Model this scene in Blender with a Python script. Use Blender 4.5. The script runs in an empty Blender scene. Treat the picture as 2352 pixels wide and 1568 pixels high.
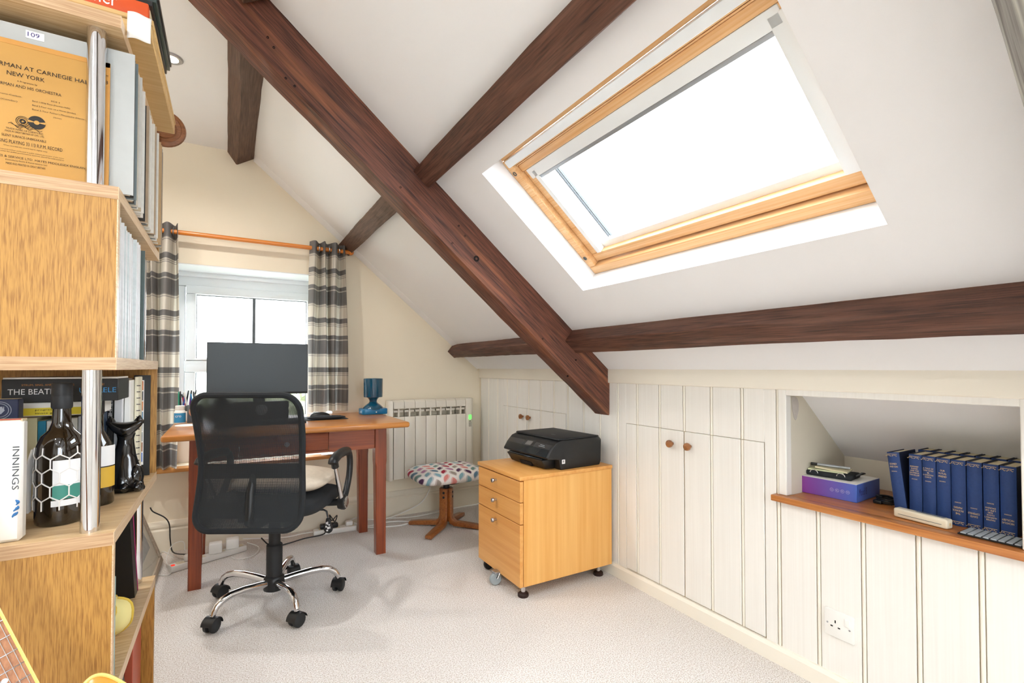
import bpy, bmesh, math, random
from mathutils import Vector, Matrix

random.seed(7)
SC = bpy.context.scene
COL = SC.collection
PI = math.pi
R = math.radians

# ------------------------------------------------------------------ camera
HC = 1.06
cam = bpy.data.cameras.new('camera')
cam.lens = 17.0; cam.sensor_width = 36.0; cam.sensor_fit = 'HORIZONTAL'
cam.shift_y = 41.4 / 2352.0
cam.clip_start = 0.02; cam.clip_end = 600
camo = bpy.data.objects.new('camera', cam)
camo.location = (0, 0, HC); camo.rotation_euler = (R(91.0), 0, R(-30.336))
COL.objects.link(camo); SC.camera = camo

# ------------------------------------------------------------------ world: even overcast sky
SKY_STRENGTH = 5.5
world = bpy.data.worlds.new('overcast_sky'); SC.world = world
world.use_nodes = True
bg = world.node_tree.nodes['Background']
bg.inputs[0].default_value = (0.85, 0.925, 1.0, 1); bg.inputs[1].default_value = SKY_STRENGTH
SC.view_settings.view_transform = 'Standard'
SC.view_settings.look = 'None'
SC.view_settings.gamma = 1.0
SC.view_settings.use_curve_mapping = False
SC.view_settings.exposure = 1.44
SC.cycles.use_denoising = True
SC.cycles.use_light_tree = False
SC.cycles.max_bounces = 6
SC.cycles.diffuse_bounces = 4
SC.cycles.use_adaptive_sampling = True
SC.cycles.adaptive_threshold = 0.06
SC.cycles.glossy_bounces = 4
SC.cycles.transparent_max_bounces = 16
SC.cycles.sample_clamp_indirect = 6.0
SC.cycles.caustics_reflective = False
SC.cycles.caustics_refractive = False
DOWNLIGHT_WATTS = 15.0

# main dimensions of the room (metres)
YG, XK, ZK, SL = 3.44, 1.72, 1.045, 0.837      # gable wall, knee wall, knee height, roof slope
ZC = 2.40                                       # flat ceiling
XL, YB = -1.45, -2.6                            # left wall, back wall
KR = math.sqrt(1 + SL * SL)
XF = XK - (ZC - ZK) / SL                        # fold between slope and flat ceiling


def roof_z(x):
    return ZK + SL * (XK - x)


# ------------------------------------------------------------------ mesh helpers
ROOTM = {}


def lin(h):
    if isinstance(h, str):
        h = h.lstrip('#')
        c = [int(h[i:i + 2], 16) / 255 for i in (0, 2, 4)]
        return tuple((x / 12.92 if x <= .04045 else ((x + .055) / 1.055) ** 2.4) for x in c) + (1,)
    return tuple(h) + ((1,) if len(h) == 3 else ())


def top_of(o):
    while o.parent: o = o.parent
    return o


class MB:
    def __init__(s): s.v = []; s.f = []; s.uv = []

    def add(s, vs, fs):
        n = len(s.v); s.v += [Vector(p) for p in vs]; s.f += [[i + n for i in f] for f in fs]; return s

    def box(s, x0, y0, z0, x1, y1, z1):
        x0, x1 = min(x0, x1), max(x0, x1); y0, y1 = min(y0, y1), max(y0, y1); z0, z1 = min(z0, z1), max(z0, z1)
        return s.add([(x0, y0, z0), (x1, y0, z0), (x1, y1, z0), (x0, y1, z0), (x0, y0, z1), (x1, y0, z1), (x1, y1, z1), (x0, y1, z1)],
                     [(0, 3, 2, 1), (4, 5, 6, 7), (0, 1, 5, 4), (1, 2, 6, 5), (2, 3, 7, 6), (3, 0, 4, 7)])

    def hexa(s, p):  # 8 points, bottom 4 then top 4, same winding
        return s.add(p, [(0, 3, 2, 1), (4, 5, 6, 7), (0, 1, 5, 4), (1, 2, 6, 5), (2, 3, 7, 6), (3, 0, 4, 7)])

    def obox(s, c, size, M):
        hx, hy, hz = [a / 2 for a in size]
        c = Vector(c)
        p = [c + M @ Vector(q) for q in ((-hx, -hy, -hz), (hx, -hy, -hz), (hx, hy, -hz), (-hx, hy, -hz), (-hx, -hy, hz), (hx, -hy, hz), (hx, hy, hz), (-hx, hy, hz))]
        return s.hexa(p)

    def prism(s, poly, vec):
        n = len(poly); vec = Vector(vec)
        a = [Vector(p) for p in poly]
        s.add(a + [p + vec for p in a], [tuple(reversed(range(n))), tuple(range(n, 2 * n))] + [(i, (i + 1) % n, n + (i + 1) % n, n + i) for i in range(n)])
        return s

    def tube(s, pts, r, n=10, cap=True, closed=False):
        pts = [Vector(p) for p in pts]
        m = len(pts)
        rs = r if isinstance(r, (list, tuple)) else [r] * m
        base = len(s.v)
        prev = None
        for i, p in enumerate(pts):
            if closed: t = pts[(i + 1) % m] - pts[i - 1]
            else: t = pts[min(i + 1, m - 1)] - pts[max(i - 1, 0)]
            t.normalize()
            if prev is None:
                a = Vector((0, 0, 1)) if abs(t.z) < .9 else Vector((1, 0, 0))
                u = t.cross(a).normalized()
            else:
                u = (prev - t * prev.dot(t)).normalized()
            prev = u
            w = t.cross(u)
            for k in range(n):
                an = 2 * PI * k / n
                s.v.append(p + (u * math.cos(an) + w * math.sin(an)) * rs[i])
        rows = m if closed else m - 1
        for i in range(rows):
            for k in range(n):
                a0 = base + i * n; b0 = base + ((i + 1) % m) * n
                s.f.append([a0 + k, a0 + (k + 1) % n, b0 + (k + 1) % n, b0 + k])
        if cap and not closed:
            s.f.append([base + k for k in reversed(range(n))]); s.f.append([base + (m - 1) * n + k for k in range(n)])
        return s

    def lathe(s, prof, c=(0, 0, 0), n=24, M=None, cap=True):
        c = Vector(c); M = M or Matrix.Identity(3)
        base = len(s.v)
        for r, z in prof:
            for k in range(n):
                a = 2 * PI * k / n
                s.v.append(c + M @ Vector((max(r, 1e-5) * math.cos(a), max(r, 1e-5) * math.sin(a), z)))
        for i in range(len(prof) - 1):
            for k in range(n):
                a0 = base + i * n; b0 = a0 + n
                s.f.append([a0 + k, a0 + (k + 1) % n, b0 + (k + 1) % n, b0 + k])
        if cap:
            s.f.append([base + k for k in reversed(range(n))])
            s.f.append([base + (len(prof) - 1) * n + k for k in range(n)])
        return s

    def ball(s, c, rad, n=16, m=10, M=None):
        if not isinstance(rad, (tuple, list)): rad = (rad,) * 3
        c = Vector(c); M = M or Matrix.Identity(3)
        base = len(s.v)
        for j in range(m + 1):
            th = PI * j / m
            rr = max(math.sin(th), 1e-4)
            for k in range(n):
                a = 2 * PI * k / n
                s.v.append(c + M @ Vector((rad[0] * rr * math.cos(a), rad[1] * rr * math.sin(a), -rad[2] * math.cos(th))))
        for j in range(m):
            for k in range(n):
                a0 = base + j * n; b0 = a0 + n
                s.f.append([a0 + k, a0 + (k + 1) % n, b0 + (k + 1) % n, b0 + k])
        return s

    def grid(s, P, nu, nv, closed_u=False):
        base = len(s.v)
        for j in range(nv + 1):
            for i in range(nu + 1):
                s.v.append(Vector(P(i / nu, j / nv)))
        for j in range(nv):
            for i in range(nu):
                a = base + j * (nu + 1) + i
                s.f.append([a, a + 1, a + nu + 2, a + nu + 1])
        return s

    def build(s, name, mat, parent=None, bevel=0, segs=2, smooth=True, angle=35, kind=None, label=None, sub=0):
        me = bpy.data.meshes.new(name)
        vs = s.v
        if parent is not None:
            M = ROOTM.get(top_of(parent).name)
            if M is not None:
                inv = M.inverted(); vs = [inv @ p for p in vs]
        me.from_pydata([tuple(p) for p in vs], [], s.f)
        bm = bmesh.new(); bm.from_mesh(me)
        bmesh.ops.recalc_face_normals(bm, faces=bm.faces)
        if bevel:
            es = [e for e in bm.edges if len(e.link_faces) == 2 and e.calc_face_angle(0) > R(angle)]
            bmesh.ops.bevel(bm, geom=es, offset=bevel, segments=segs, profile=.5, affect='EDGES', clamp_overlap=True)
        bm.to_mesh(me); bm.free()
        if smooth:
            me.shade_smooth(); me.set_sharp_from_angle(angle=R(40))
        me.materials.append(mat)
        o = bpy.data.objects.new(name, me); COL.objects.link(o)
        if parent is not None: o.parent = parent
        if kind: o['kind'] = kind
        if label: o['label'] = label
        if sub:
            md = o.modifiers.new('subd', 'SUBSURF'); md.levels = sub; md.render_levels = sub
        return o


def B(*a): return MB().box(*a)


def thing(name, label, cat, loc=(0, 0, 0), rz=0, group=None, rot=None):
    o = bpy.data.objects.new(name, None); COL.objects.link(o)
    o.empty_display_size = .05
    M = Matrix.Translation(loc) @ (rot.to_4x4() if rot else Matrix.Rotation(rz, 4, 'Z'))
    o.matrix_world = M; ROOTM[o.name] = M
    o['label'] = label; o['category'] = cat
    if group: o['group'] = group
    return o


def tag(o, label, cat, group=None, kind=None):
    o['label'] = label; o['category'] = cat
    if group: o['group'] = group
    if kind: o['kind'] = kind
    return o


def copy_tree(o, dloc=(0, 0, 0), label=None, parent=None, rz=None):
    c = o.copy(); COL.objects.link(c)
    if parent is None:
        c.location = o.location + Vector(dloc)
        if rz is not None: c.rotation_euler = (0, 0, rz)
        if label: c['label'] = label
    else:
        c.parent = parent
    for ch in [q for q in bpy.data.objects if q.parent == o]:
        copy_tree(ch, parent=c)
    return c


_txt_cache = {}


def text_geo(body):
    if body not in _txt_cache:
        cu = bpy.data.curves.new('t', 'FONT'); cu.body = body; cu.align_x = 'LEFT'; cu.resolution_u = 2
        ob = bpy.data.objects.new('t', cu); COL.objects.link(ob)
        dg = bpy.context.evaluated_depsgraph_get()
        me = ob.evaluated_get(dg).to_mesh()
        vs = [(v.co.x, v.co.y) for v in me.vertices]; fs = [tuple(p.vertices) for p in me.polygons]
        ob.evaluated_get(dg).to_mesh_clear()
        bpy.data.objects.remove(ob); bpy.data.curves.remove(cu)
        xs = [v[0] for v in vs]; ys = [v[1] for v in vs]
        x0, x1, y0, y1 = min(xs), max(xs), min(ys), max(ys)
        _txt_cache[body] = ([((x - x0) / (x1 - x0), (y - y0) / (y1 - y0)) for x, y in vs], fs)
    return _txt_cache[body]


def put_text(mb, body, o, ex, ey, w, h):
    """flat lettering: lower left corner o, unit vectors ex, ey, width w, height h"""
    vs, fs = text_geo(body)
    o, ex, ey = Vector(o), Vector(ex), Vector(ey)
    return mb.add([o + ex * (x * w) + ey * (y * h) for x, y in vs], fs)


# ------------------------------------------------------------------ materials
def newmat(name):
    m = bpy.data.materials.new(name); m.use_nodes = True
    nt = m.node_tree; b = nt.nodes['Principled BSDF']
    return m, nt, b


def N(nt, typ, **kw):
    n = nt.nodes.new(typ)
    for k, v in kw.items():
        if k.startswith('i_'):
            key = k[2:]
            n.inputs[int(key) if key.isdigit() else key].default_value = v
        else: setattr(n, k, v)
    return n


def plain(name, col, rough=.5, metal=0.0, noise=0.0, nscale=40, bump=0.0, spec=None, coat=0):
    m, nt, b = newmat(name)
    c = lin(col)
    b.inputs['Base Color'].default_value = c; b.inputs['Roughness'].default_value = rough; b.inputs['Metallic'].default_value = metal
    if spec is not None: b.inputs['Specular IOR Level'].default_value = spec
    if coat: b.inputs['Coat Weight'].default_value = coat
    if noise or bump:
        tc = N(nt, 'ShaderNodeTexCoord'); no = N(nt, 'ShaderNodeTexNoise', i_Scale=nscale, i_Detail=2.0)
        nt.links.new(tc.outputs['Object'], no.inputs['Vector'])
        if noise:
            mx = N(nt, 'ShaderNodeMixRGB', blend_type='MIX')
            mx.inputs[1].default_value = tuple(x * (1 - noise) for x in c[:3]) + (1,); mx.inputs[2].default_value = tuple(min(1, x * (1 + noise)) for x in c[:3]) + (1,)
            nt.links.new(no.outputs['Fac'], mx.inputs[0]); nt.links.new(mx.outputs[0], b.inputs['Base Color'])
        if bump:
            bp = N(nt, 'ShaderNodeBump', i_Strength=bump, i_Distance=.004)
            nt.links.new(no.outputs['Fac'], bp.inputs['Height']); nt.links.new(bp.outputs[0], b.inputs['Normal'])
    return m


def wood(name, dark, light, axis='X', along=2.0, cross=30.0, rough=.5, bump=.15, streak=None, streak_amt=.5, fine=4.0, coat=0, spec=None, lo=.32, hi=.68, dist=.6):
    m, nt, b = newmat(name)
    tc = N(nt, 'ShaderNodeTexCoord')
    sc = {'X': (along, cross, cross), 'Y': (cross, along, cross), 'Z': (cross, cross, along)}[axis]
    mp = N(nt, 'ShaderNodeMapping'); mp.inputs['Scale'].default_value = sc
    nt.links.new(tc.outputs['Object'], mp.inputs['Vector'])
    n1 = N(nt, 'ShaderNodeTexNoise', i_Scale=1.0, i_Detail=3.0, i_Roughness=.6, i_Distortion=dist)
    nt.links.new(mp.outputs[0], n1.inputs['Vector'])
    mp2 = N(nt, 'ShaderNodeMapping'); mp2.inputs['Scale'].default_value = tuple(x * (fine if x == cross else 1.6) for x in sc)
    nt.links.new(tc.outputs['Object'], mp2.inputs['Vector'])
    n2 = N(nt, 'ShaderNodeTexNoise', i_Scale=1.0, i_Detail=2.0, i_Roughness=.5)
    nt.links.new(mp2.outputs[0], n2.inputs['Vector'])
    ad = N(nt, 'ShaderNodeMath', operation='MULTIPLY_ADD'); ad.inputs[1].default_value = .55
    nt.links.new(n2.outputs['Fac'], ad.inputs[0])
    ml = N(nt, 'ShaderNodeMath', operation='MULTIPLY'); ml.inputs[1].default_value = .45
    nt.links.new(n1.outputs['Fac'], ml.inputs[0]); nt.links.new(ml.outputs[0], ad.inputs[2])
    rp = N(nt, 'ShaderNodeValToRGB')
    rp.color_ramp.elements[0].position = lo; rp.color_ramp.elements[0].color = lin(dark)
    rp.color_ramp.elements[1].position = hi; rp.color_ramp.elements[1].color = lin(light)
    nt.links.new(ad.outputs[0], rp.inputs[0])
    out = rp.outputs[0]
    if streak:
        n3 = N(nt, 'ShaderNodeTexNoise', i_Scale=.35, i_Detail=2.0)
        nt.links.new(mp.outputs[0], n3.inputs['Vector'])
        r3 = N(nt, 'ShaderNodeValToRGB'); r3.color_ramp.elements[0].position = .52; r3.color_ramp.elements[1].position = .68
        nt.links.new(n3.outputs['Fac'], r3.inputs[0])
        k = N(nt, 'ShaderNodeMath', operation='MULTIPLY'); k.inputs[1].default_value = streak_amt
        nt.links.new(r3.outputs[0], k.inputs[0])
        mx = N(nt, 'ShaderNodeMixRGB'); mx.inputs[2].default_value = lin(streak)
        nt.links.new(k.outputs[0], mx.inputs[0]); nt.links.new(out, mx.inputs[1]); out = mx.outputs[0]
    nt.links.new(out, b.inputs['Base Color'])
    b.inputs['Roughness'].default_value = rough
    if spec is not None: b.inputs['Specular IOR Level'].default_value = spec
    if coat: b.inputs['Coat Weight'].default_value = coat; b.inputs['Coat Roughness'].default_value = .15
    if bump:
        bp = N(nt, 'ShaderNodeBump', i_Strength=bump, i_Distance=.003)
        nt.links.new(ad.outputs[0], bp.inputs['Height']); nt.links.new(bp.outputs[0], b.inputs['Normal'])
    return m


def glassy(name, tint=(1, 1, 1), gloss=.06):
    m = bpy.data.materials.new(name); m.use_nodes = True; nt = m.node_tree
    nt.nodes.remove(nt.nodes['Principled BSDF'])
    t = N(nt, 'ShaderNodeBsdfTransparent'); t.inputs[0].default_value = tuple(tint) + (1,)
    g = N(nt, 'ShaderNodeBsdfGlossy'); g.inputs['Roughness'].default_value = .02
    mx = N(nt, 'ShaderNodeMixShader'); mx.inputs[0].default_value = gloss
    nt.links.new(t.outputs[0], mx.inputs[1]); nt.links.new(g.outputs[0], mx.inputs[2])
    nt.links.new(mx.outputs[0], nt.nodes['Material Output'].inputs[0])
    return m


def emit(name, col, st):
    m, nt, b = newmat(name)
    b.inputs['Base Color'].default_value = lin(col); b.inputs['Emission Color'].default_value = lin(col); b.inputs['Emission Strength'].default_value = st
    return m


M = {}
M['ceil'] = plain('ceiling_paint', '#F2F2F3', .8, noise=.02, nscale=3, bump=.02)
M['gable'] = plain('cream_wall_paint', '#EEE3CC', .8, noise=.03, nscale=4, bump=.04)
M['white_wall'] = plain('white_wall_paint', '#EAE7E0', .8, noise=.02, nscale=4, bump=.02)
M['skirt'] = plain('cream_gloss_paint', '#E9E1CE', .45, noise=.02, nscale=6)
M['board'] = wood('painted_board', '#EAE7E0', '#F1EFE9', 'Z', 1.5, 40, .5, .06, lo=.3, hi=.7)
M['bead'] = plain('cream_bead_paint', '#F0EADC', .5)
M['groove'] = plain('groove_shadow_gap', '#D3BC92', .8)
M['niche'] = plain('niche_plaster', '#D9D1BF', .75, noise=.03, nscale=12, bump=.1)
M['patch'] = plain('bare_plaster', '#C6BEB6', .8, noise=.1, nscale=60)
M['beam'] = wood('dark_stained_timber', '#341C14', '#7E4A36', 'X', 5, 75, .58, .9, streak='#A86A44', streak_amt=.45, fine=2.6, lo=.34, hi=.66, dist=.3)
M['beam_grey'] = wood('pale_skylit_timber', '#4E454B', '#B4B3AA', 'X', 3, 60, .6, .7)  # pale grey puts the skylight's brightness into the timber colour
M['purlin'] = wood('brown_timber', '#2F1C16', '#6E4636', 'X', 6, 75, .58, .9, streak='#86604E', streak_amt=.35, fine=2.6, lo=.34, hi=.66, dist=.3)
M['fold'] = wood('greybrown_timber', '#3E2A20', '#735544', 'X', 5, 60, .65, .8, fine=2.6)
M['hole'] = plain('knot_hole', '#120806', .9)
M['pine_sky'] = wood('clear_pine', '#DFA566', '#F3CC9A', 'Y', 1.0, 60, .4, .05, streak='#C4803F', streak_amt=.3)
M['upvc'] = plain('white_upvc', '#EFF2F4', .3)
M['white_metal'] = plain('white_enamel', '#EDF0F0', .35)
M['grey_metal'] = plain('grey_aluminium', '#A9AFB4', .35, metal=.6)
M['gasket'] = plain('dark_gasket', '#4B5052', .5)
M['glass'] = glassy('window_glass')
M['chrome'] = plain('chrome', '#D8D8DA', .08, metal=1.0)
M['steel'] = plain('brushed_steel', '#B9BABF', .28, metal=1.0)
M['black'] = plain('black_plastic', '#17191B', .42)
M['blacksoft'] = plain('black_soft_plastic', '#1C1E20', .6)
M['blackfabric'] = plain('black_woven_fabric', '#1F2327', .85, bump=.3, nscale=600)
M['oak'] = wood('oak_laminate', '#90612A', '#BE8E46', 'Z', 16, 230, .45, .05, fine=2.0, lo=.36, hi=.56, dist=.2)
M['oak_shelf'] = wood('oak_laminate_shelf', '#C39A68', '#E2C69A', 'X', 6, 140, .42, .05, fine=2.4, lo=.34, hi=.6)
M['oak_edge'] = wood('oak_edge_banding', '#AE8862', '#CFAE88', 'X', 8, 220, .45, .05, fine=2.0, lo=.34, hi=.62)
M['desk_top'] = wood('honey_pine', '#A5601F', '#D3904A', 'X', 1.6, 28, .3, .06, coat=.35)
M['desk'] = wood('red_brown_pine', '#6A2812', '#A24E28', 'Z', 1.6, 24, .35, .1, coat=.25)
M['desk_x'] = wood('red_brown_pine_apron', '#7C3216', '#B45C2E', 'X', 1.6, 22, .35, .1, coat=.25, dist=1.5)
M['sill'] = wood('orange_pine_sill', '#B97A38', '#DFA560', 'X', 1.6, 26, .4, .06)
M['beech'] = wood('beech_veneer', '#E0A050', '#F0BC70', 'Z', .8, 16, .38, .02, fine=3)
M['beech_x'] = wood('beech_veneer_front', '#D89448', '#E9B066', 'Y', .8, 18, .38, .02, fine=3)
M['niche_shelf'] = wood('varnished_oak_shelf', '#9A5420', '#C98442', 'Y', 1.8, 45, .35, .08, coat=.3)
M['teak'] = wood('teak_bentwood', '#7E4319', '#B06A30', 'X', 3, 40, .3, .05, coat=.4)
M['knob'] = wood('turned_wood_knob', '#7C4A22', '#A86C38', 'X', 3, 30, .35, .05, coat=.3)
M['rod'] = wood('orange_pine_rod', '#C66A18', '#E58F36', 'X', 2, 60, .35, .03, coat=.3)
M['paper'] = plain('white_paper', '#F0EEEA', .7)
M['cream_paper'] = plain('cream_page_edges', '#D8C9A6', .8, noise=.1, nscale=300)
M['white_plastic'] = plain('white_plastic', '#EEEDE8', .35)
M['ivory'] = plain('ivory_plastic', '#E6DCC4', .4)
M['rad'] = plain('radiator_enamel', '#E6E0D2', .35)
M['rad_dark'] = plain('radiator_gap', '#B0A898', .6)
M['lamp_blue'] = plain('blue_lacquered_glass', '#0C4A66', .12, coat=.6)
M['lamp_blue2'] = plain('bright_blue_plastic', '#0E6E9E', .3)
M['navy'] = plain('navy_cloth', '#1B3A72', .6, noise=.12, nscale=120, bump=.25)
M['navy_dark'] = plain('dark_navy_cloth', '#131D38', .6)
M['gold'] = plain('gilt_print', '#E3C490', .5)
M['pillow'] = plain('beige_cushion', '#D8CBB8', .8, noise=.12, nscale=60, bump=.4)
M['screen'] = plain('switched_off_screen', '#363F44', .42)
M['green_led'] = emit('green_display', '#4FE04A', 1.0)
M['red_led'] = emit('red_switch', '#E03020', .4)
M['ink'] = plain('black_print', '#1C1712', .7)
M['blueink'] = plain('violet_ink', '#3A2E78', .7)
M['white_print'] = plain('white_print', '#EDEDED', .6)
M['cat'] = plain('black_glazed_ceramic', '#171514', .15, coat=.6)
M['cat_red'] = plain('red_glaze_patch', '#5E1E14', .2, coat=.5)
M['bottle'] = plain('dark_brown_glass', '#1C140A', .04, coat=.8)
M['guitar_body'] = plain('amber_lacquer', '#C98A20', .2, coat=.6)
M['fret_wood'] = wood('rosewood_fretboard', '#8E5630', '#B87E52', 'Z', 3, 60, .4, .05)
M['yellow_bind'] = plain('cream_yellow_binding', '#E2CB72', .4)
M['leather_bag'] = plain('dark_shiny_bag', '#20262C', .3, bump=.4, nscale=20)


def carpet_mat():
    m, nt, b = newmat('loop_pile_carpet')
    tc = N(nt, 'ShaderNodeTexCoord')
    n1 = N(nt, 'ShaderNodeTexNoise', i_Scale=230.0, i_Detail=2.0)
    n2 = N(nt, 'ShaderNodeTexVoronoi', i_Scale=170.0)
    n3 = N(nt, 'ShaderNodeTexNoise', i_Scale=1.6, i_Detail=3.0)
    for n in (n1, n2, n3): nt.links.new(tc.outputs['Object'], n.inputs['Vector'])
    rp = N(nt, 'ShaderNodeValToRGB')
    rp.color_ramp.elements[0].position = .34; rp.color_ramp.elements[0].color = lin('#C0B4A9')
    rp.color_ramp.elements[1].position = .58; rp.color_ramp.elements[1].color = lin('#ECE9E6')
    nt.links.new(n1.outputs['Fac'], rp.inputs[0])
    mx = N(nt, 'ShaderNodeMixRGB', blend_type='MULTIPLY'); mx.inputs[0].default_value = .35
    r2 = N(nt, 'ShaderNodeValToRGB'); r2.color_ramp.elements[0].position = .3; r2.color_ramp.elements[0].color = (.88, .86, .83, 1); r2.color_ramp.elements[1].position = .7
    nt.links.new(n3.outputs['Fac'], r2.inputs[0])
    nt.links.new(rp.outputs[0], mx.inputs[1]); nt.links.new(r2.outputs[0], mx.inputs[2]); nt.links.new(mx.outputs[0], b.inputs['Base Color'])
    b.inputs['Roughness'].default_value = .95
    b.inputs['Specular IOR Level'].default_value = .1
    bp = N(nt, 'ShaderNodeBump', i_Strength=.6, i_Distance=.004)
    nt.links.new(n2.outputs['Distance'], bp.inputs['Height']); nt.links.new(bp.outputs[0], b.inputs['Normal'])
    return m


M['carpet'] = carpet_mat()


def mesh_fabric():
    """see-through woven chair mesh: fine threads with holes between them"""
    m, nt, b = newmat('black_mesh_fabric')
    b.inputs['Base Color'].default_value = lin('#2C3135'); b.inputs['Roughness'].default_value = .7
    tc = N(nt, 'ShaderNodeTexCoord')
    sx = N(nt, 'ShaderNodeSeparateXYZ'); nt.links.new(tc.outputs['Object'], sx.inputs[0])
    def band(sock, pitch, ph=0):
        k = N(nt, 'ShaderNodeMath', operation='MULTIPLY'); k.inputs[1].default_value = 2 * PI / pitch; nt.links.new(sock, k.inputs[0])
        s_ = N(nt, 'ShaderNodeMath', operation='SINE'); nt.links.new(k.outputs[0], s_.inputs[0]); return s_.outputs[0]
    a, c = band(sx.outputs['X'], .0042), band(sx.outputs['Z'], .0034)
    mxx = N(nt, 'ShaderNodeMath', operation='ADD'); nt.links.new(a, mxx.inputs[0]); nt.links.new(c, mxx.inputs[1])
    gt = N(nt, 'ShaderNodeMath', operation='GREATER_THAN'); gt.inputs[1].default_value = -.5; nt.links.new(mxx.outputs[0], gt.inputs[0])
    tr = N(nt, 'ShaderNodeBsdfTransparent'); ms = N(nt, 'ShaderNodeMixShader')
    nt.links.new(gt.outputs[0], ms.inputs[0]); nt.links.new(tr.outputs[0], ms.inputs[1]); nt.links.new(b.outputs[0], ms.inputs[2])
    nt.links.new(ms.outputs[0], nt.nodes['Material Output'].inputs[0])
    return m


M['mesh'] = mesh_fabric()


def plaid_mat():
    m, nt, b = newmat('grey_cream_check_curtain')
    uv = N(nt, 'ShaderNodeUVMap'); sx = N(nt, 'ShaderNodeSeparateXYZ'); nt.links.new(uv.outputs[0], sx.inputs[0])
    def bands(sock, period, stops):
        d = N(nt, 'ShaderNodeMath', operation='DIVIDE'); d.inputs[1].default_value = period; nt.links.new(sock, d.inputs[0])
        f = N(nt, 'ShaderNodeMath', operation='FRACT'); nt.links.new(d.outputs[0], f.inputs[0])
        rp = N(nt, 'ShaderNodeValToRGB'); rp.color_ramp.interpolation = 'CONSTANT'
        e = rp.color_ramp.elements
        while len(e) < len(stops): e.new(.5)
        for i, (p, c) in enumerate(stops): e[i].position = p; e[i].color = lin(c)
        nt.links.new(f.outputs[0], rp.inputs[0]); return rp.outputs[0]
    L_, D_, Mi = '#D9D2C6', '#7E7B7A', '#A29D98'
    h = bands(sx.outputs['Y'], .325, [(0, L_), (.10, Mi), (.115, L_), (.135, Mi), (.15, L_), (.17, D_), (.27, L_), (.50, Mi), (.515, L_), (.535, Mi), (.55, D_), (.82, '#C8C2B8'), (.84, D_), (.92, L_)])
    v = bands(sx.outputs['X'], .21, [(0, '#FFFFFF'), (.30, '#9A958E'), (.31, '#FFFFFF'), (.55, '#D5CFC6'), (.80, '#FFFFFF'), (.86, '#8F8A84'), (.875, '#FFFFFF')])
    mx = N(nt, 'ShaderNodeMixRGB', blend_type='MULTIPLY'); mx.inputs[0].default_value = .85
    nt.links.new(h, mx.inputs[1]); nt.links.new(v, mx.inputs[2])
    nt.links.new(mx.outputs[0], b.inputs['Base Color']); b.inputs['Roughness'].default_value = .9
    tl = N(nt, 'ShaderNodeBsdfTranslucent'); nt.links.new(mx.outputs[0], tl.inputs[0])
    ms = N(nt, 'ShaderNodeMixShader'); ms.inputs[0].default_value = .3
    nt.links.new(b.outputs[0], ms.inputs[1]); nt.links.new(tl.outputs[0], ms.inputs[2])
    nt.links.new(ms.outputs[0], nt.nodes['Material Output'].inputs[0])
    return m


M['plaid'] = plaid_mat()


def leaf_mat():
    m, nt, b = newmat('leaf_print_upholstery')
    tc = N(nt, 'ShaderNodeTexCoord'); sx = N(nt, 'ShaderNodeSeparateXYZ'); nt.links.new(tc.outputs['Object'], sx.inputs[0])
    def ma(op, a, b_=None, c=None):
        n = N(nt, 'ShaderNodeMath', operation=op)
        for i, q in enumerate((a, b_, c)):
            if q is None: continue
            if isinstance(q, (int, float)): n.inputs[i].default_value = q
            else: nt.links.new(q, n.inputs[i])
        return n.outputs[0]
    px = ma('DIVIDE', sx.outputs['X'], .052)
    py_ = ma('DIVIDE', ma('MULTIPLY_ADD', sx.outputs['Z'], 1.0, sx.outputs['Y']), .074)
    cx_ = ma('FLOOR', px); fx = ma('SUBTRACT', ma('FRACT', px), .5)
    py2 = ma('MULTIPLY_ADD', cx_, .5, py_)
    cy_ = ma('FLOOR', py2); fy = ma('SUBTRACT', ma('FRACT', py2), .5)
    par = ma('SUBTRACT', ma('MULTIPLY', ma('FLOORED_MODULO', cx_, 2.0), 2.0), 1.0)
    fxs = ma('MULTIPLY_ADD', ma('MULTIPLY', fy, .55), par, fx)
    lens = ma('MULTIPLY', ma('SUBTRACT', 1.0, ma('MULTIPLY', ma('MULTIPLY', fy, fy), 4.6)), .40)
    mask = ma('LESS_THAN', ma('ABSOLUTE', fxs), lens)
    inner = ma('LESS_THAN', ma('ABSOLUTE', ma('ADD', fxs, ma('MULTIPLY', par, -.06))), ma('SUBTRACT', lens, .14))
    cv = N(nt, 'ShaderNodeCombineXYZ'); nt.links.new(cx_, cv.inputs[0]); nt.links.new(cy_, cv.inputs[1])
    wn = N(nt, 'ShaderNodeTexWhiteNoise', noise_dimensions='2D'); nt.links.new(cv.outputs[0], wn.inputs['Vector'])
    rp = N(nt, 'ShaderNodeValToRGB'); rp.color_ramp.interpolation = 'CONSTANT'
    cols = ['#A31F38', '#6E8E86', '#D98880', '#4A2A4E', '#7FA6B0', '#B07FA0', '#5B7C90', '#9C9186']
    e = rp.color_ramp.elements
    while len(e) < len(cols): e.new(.5)
    for i, c in enumerate(cols): e[i].position = i / len(cols); e[i].color = lin(c)
    nt.links.new(wn.outputs['Value'], rp.inputs[0])
    lt = N(nt, 'ShaderNodeMixRGB'); lt.inputs[0].default_value = .45; lt.inputs[2].default_value = lin('#E9D9D6'); nt.links.new(rp.outputs[0], lt.inputs[1])
    m1 = N(nt, 'ShaderNodeMixRGB'); nt.links.new(inner, m1.inputs[0]); nt.links.new(lt.outputs[0], m1.inputs[1]); nt.links.new(rp.outputs[0], m1.inputs[2])
    m2 = N(nt, 'ShaderNodeMixRGB'); m2.inputs[1].default_value = lin('#E6E2DC'); nt.links.new(mask, m2.inputs[0]); nt.links.new(m1.outputs[0], m2.inputs[2])
    nt.links.new(m2.outputs[0], b.inputs['Base Color']); b.inputs['Roughness'].default_value = .85
    return m


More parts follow.
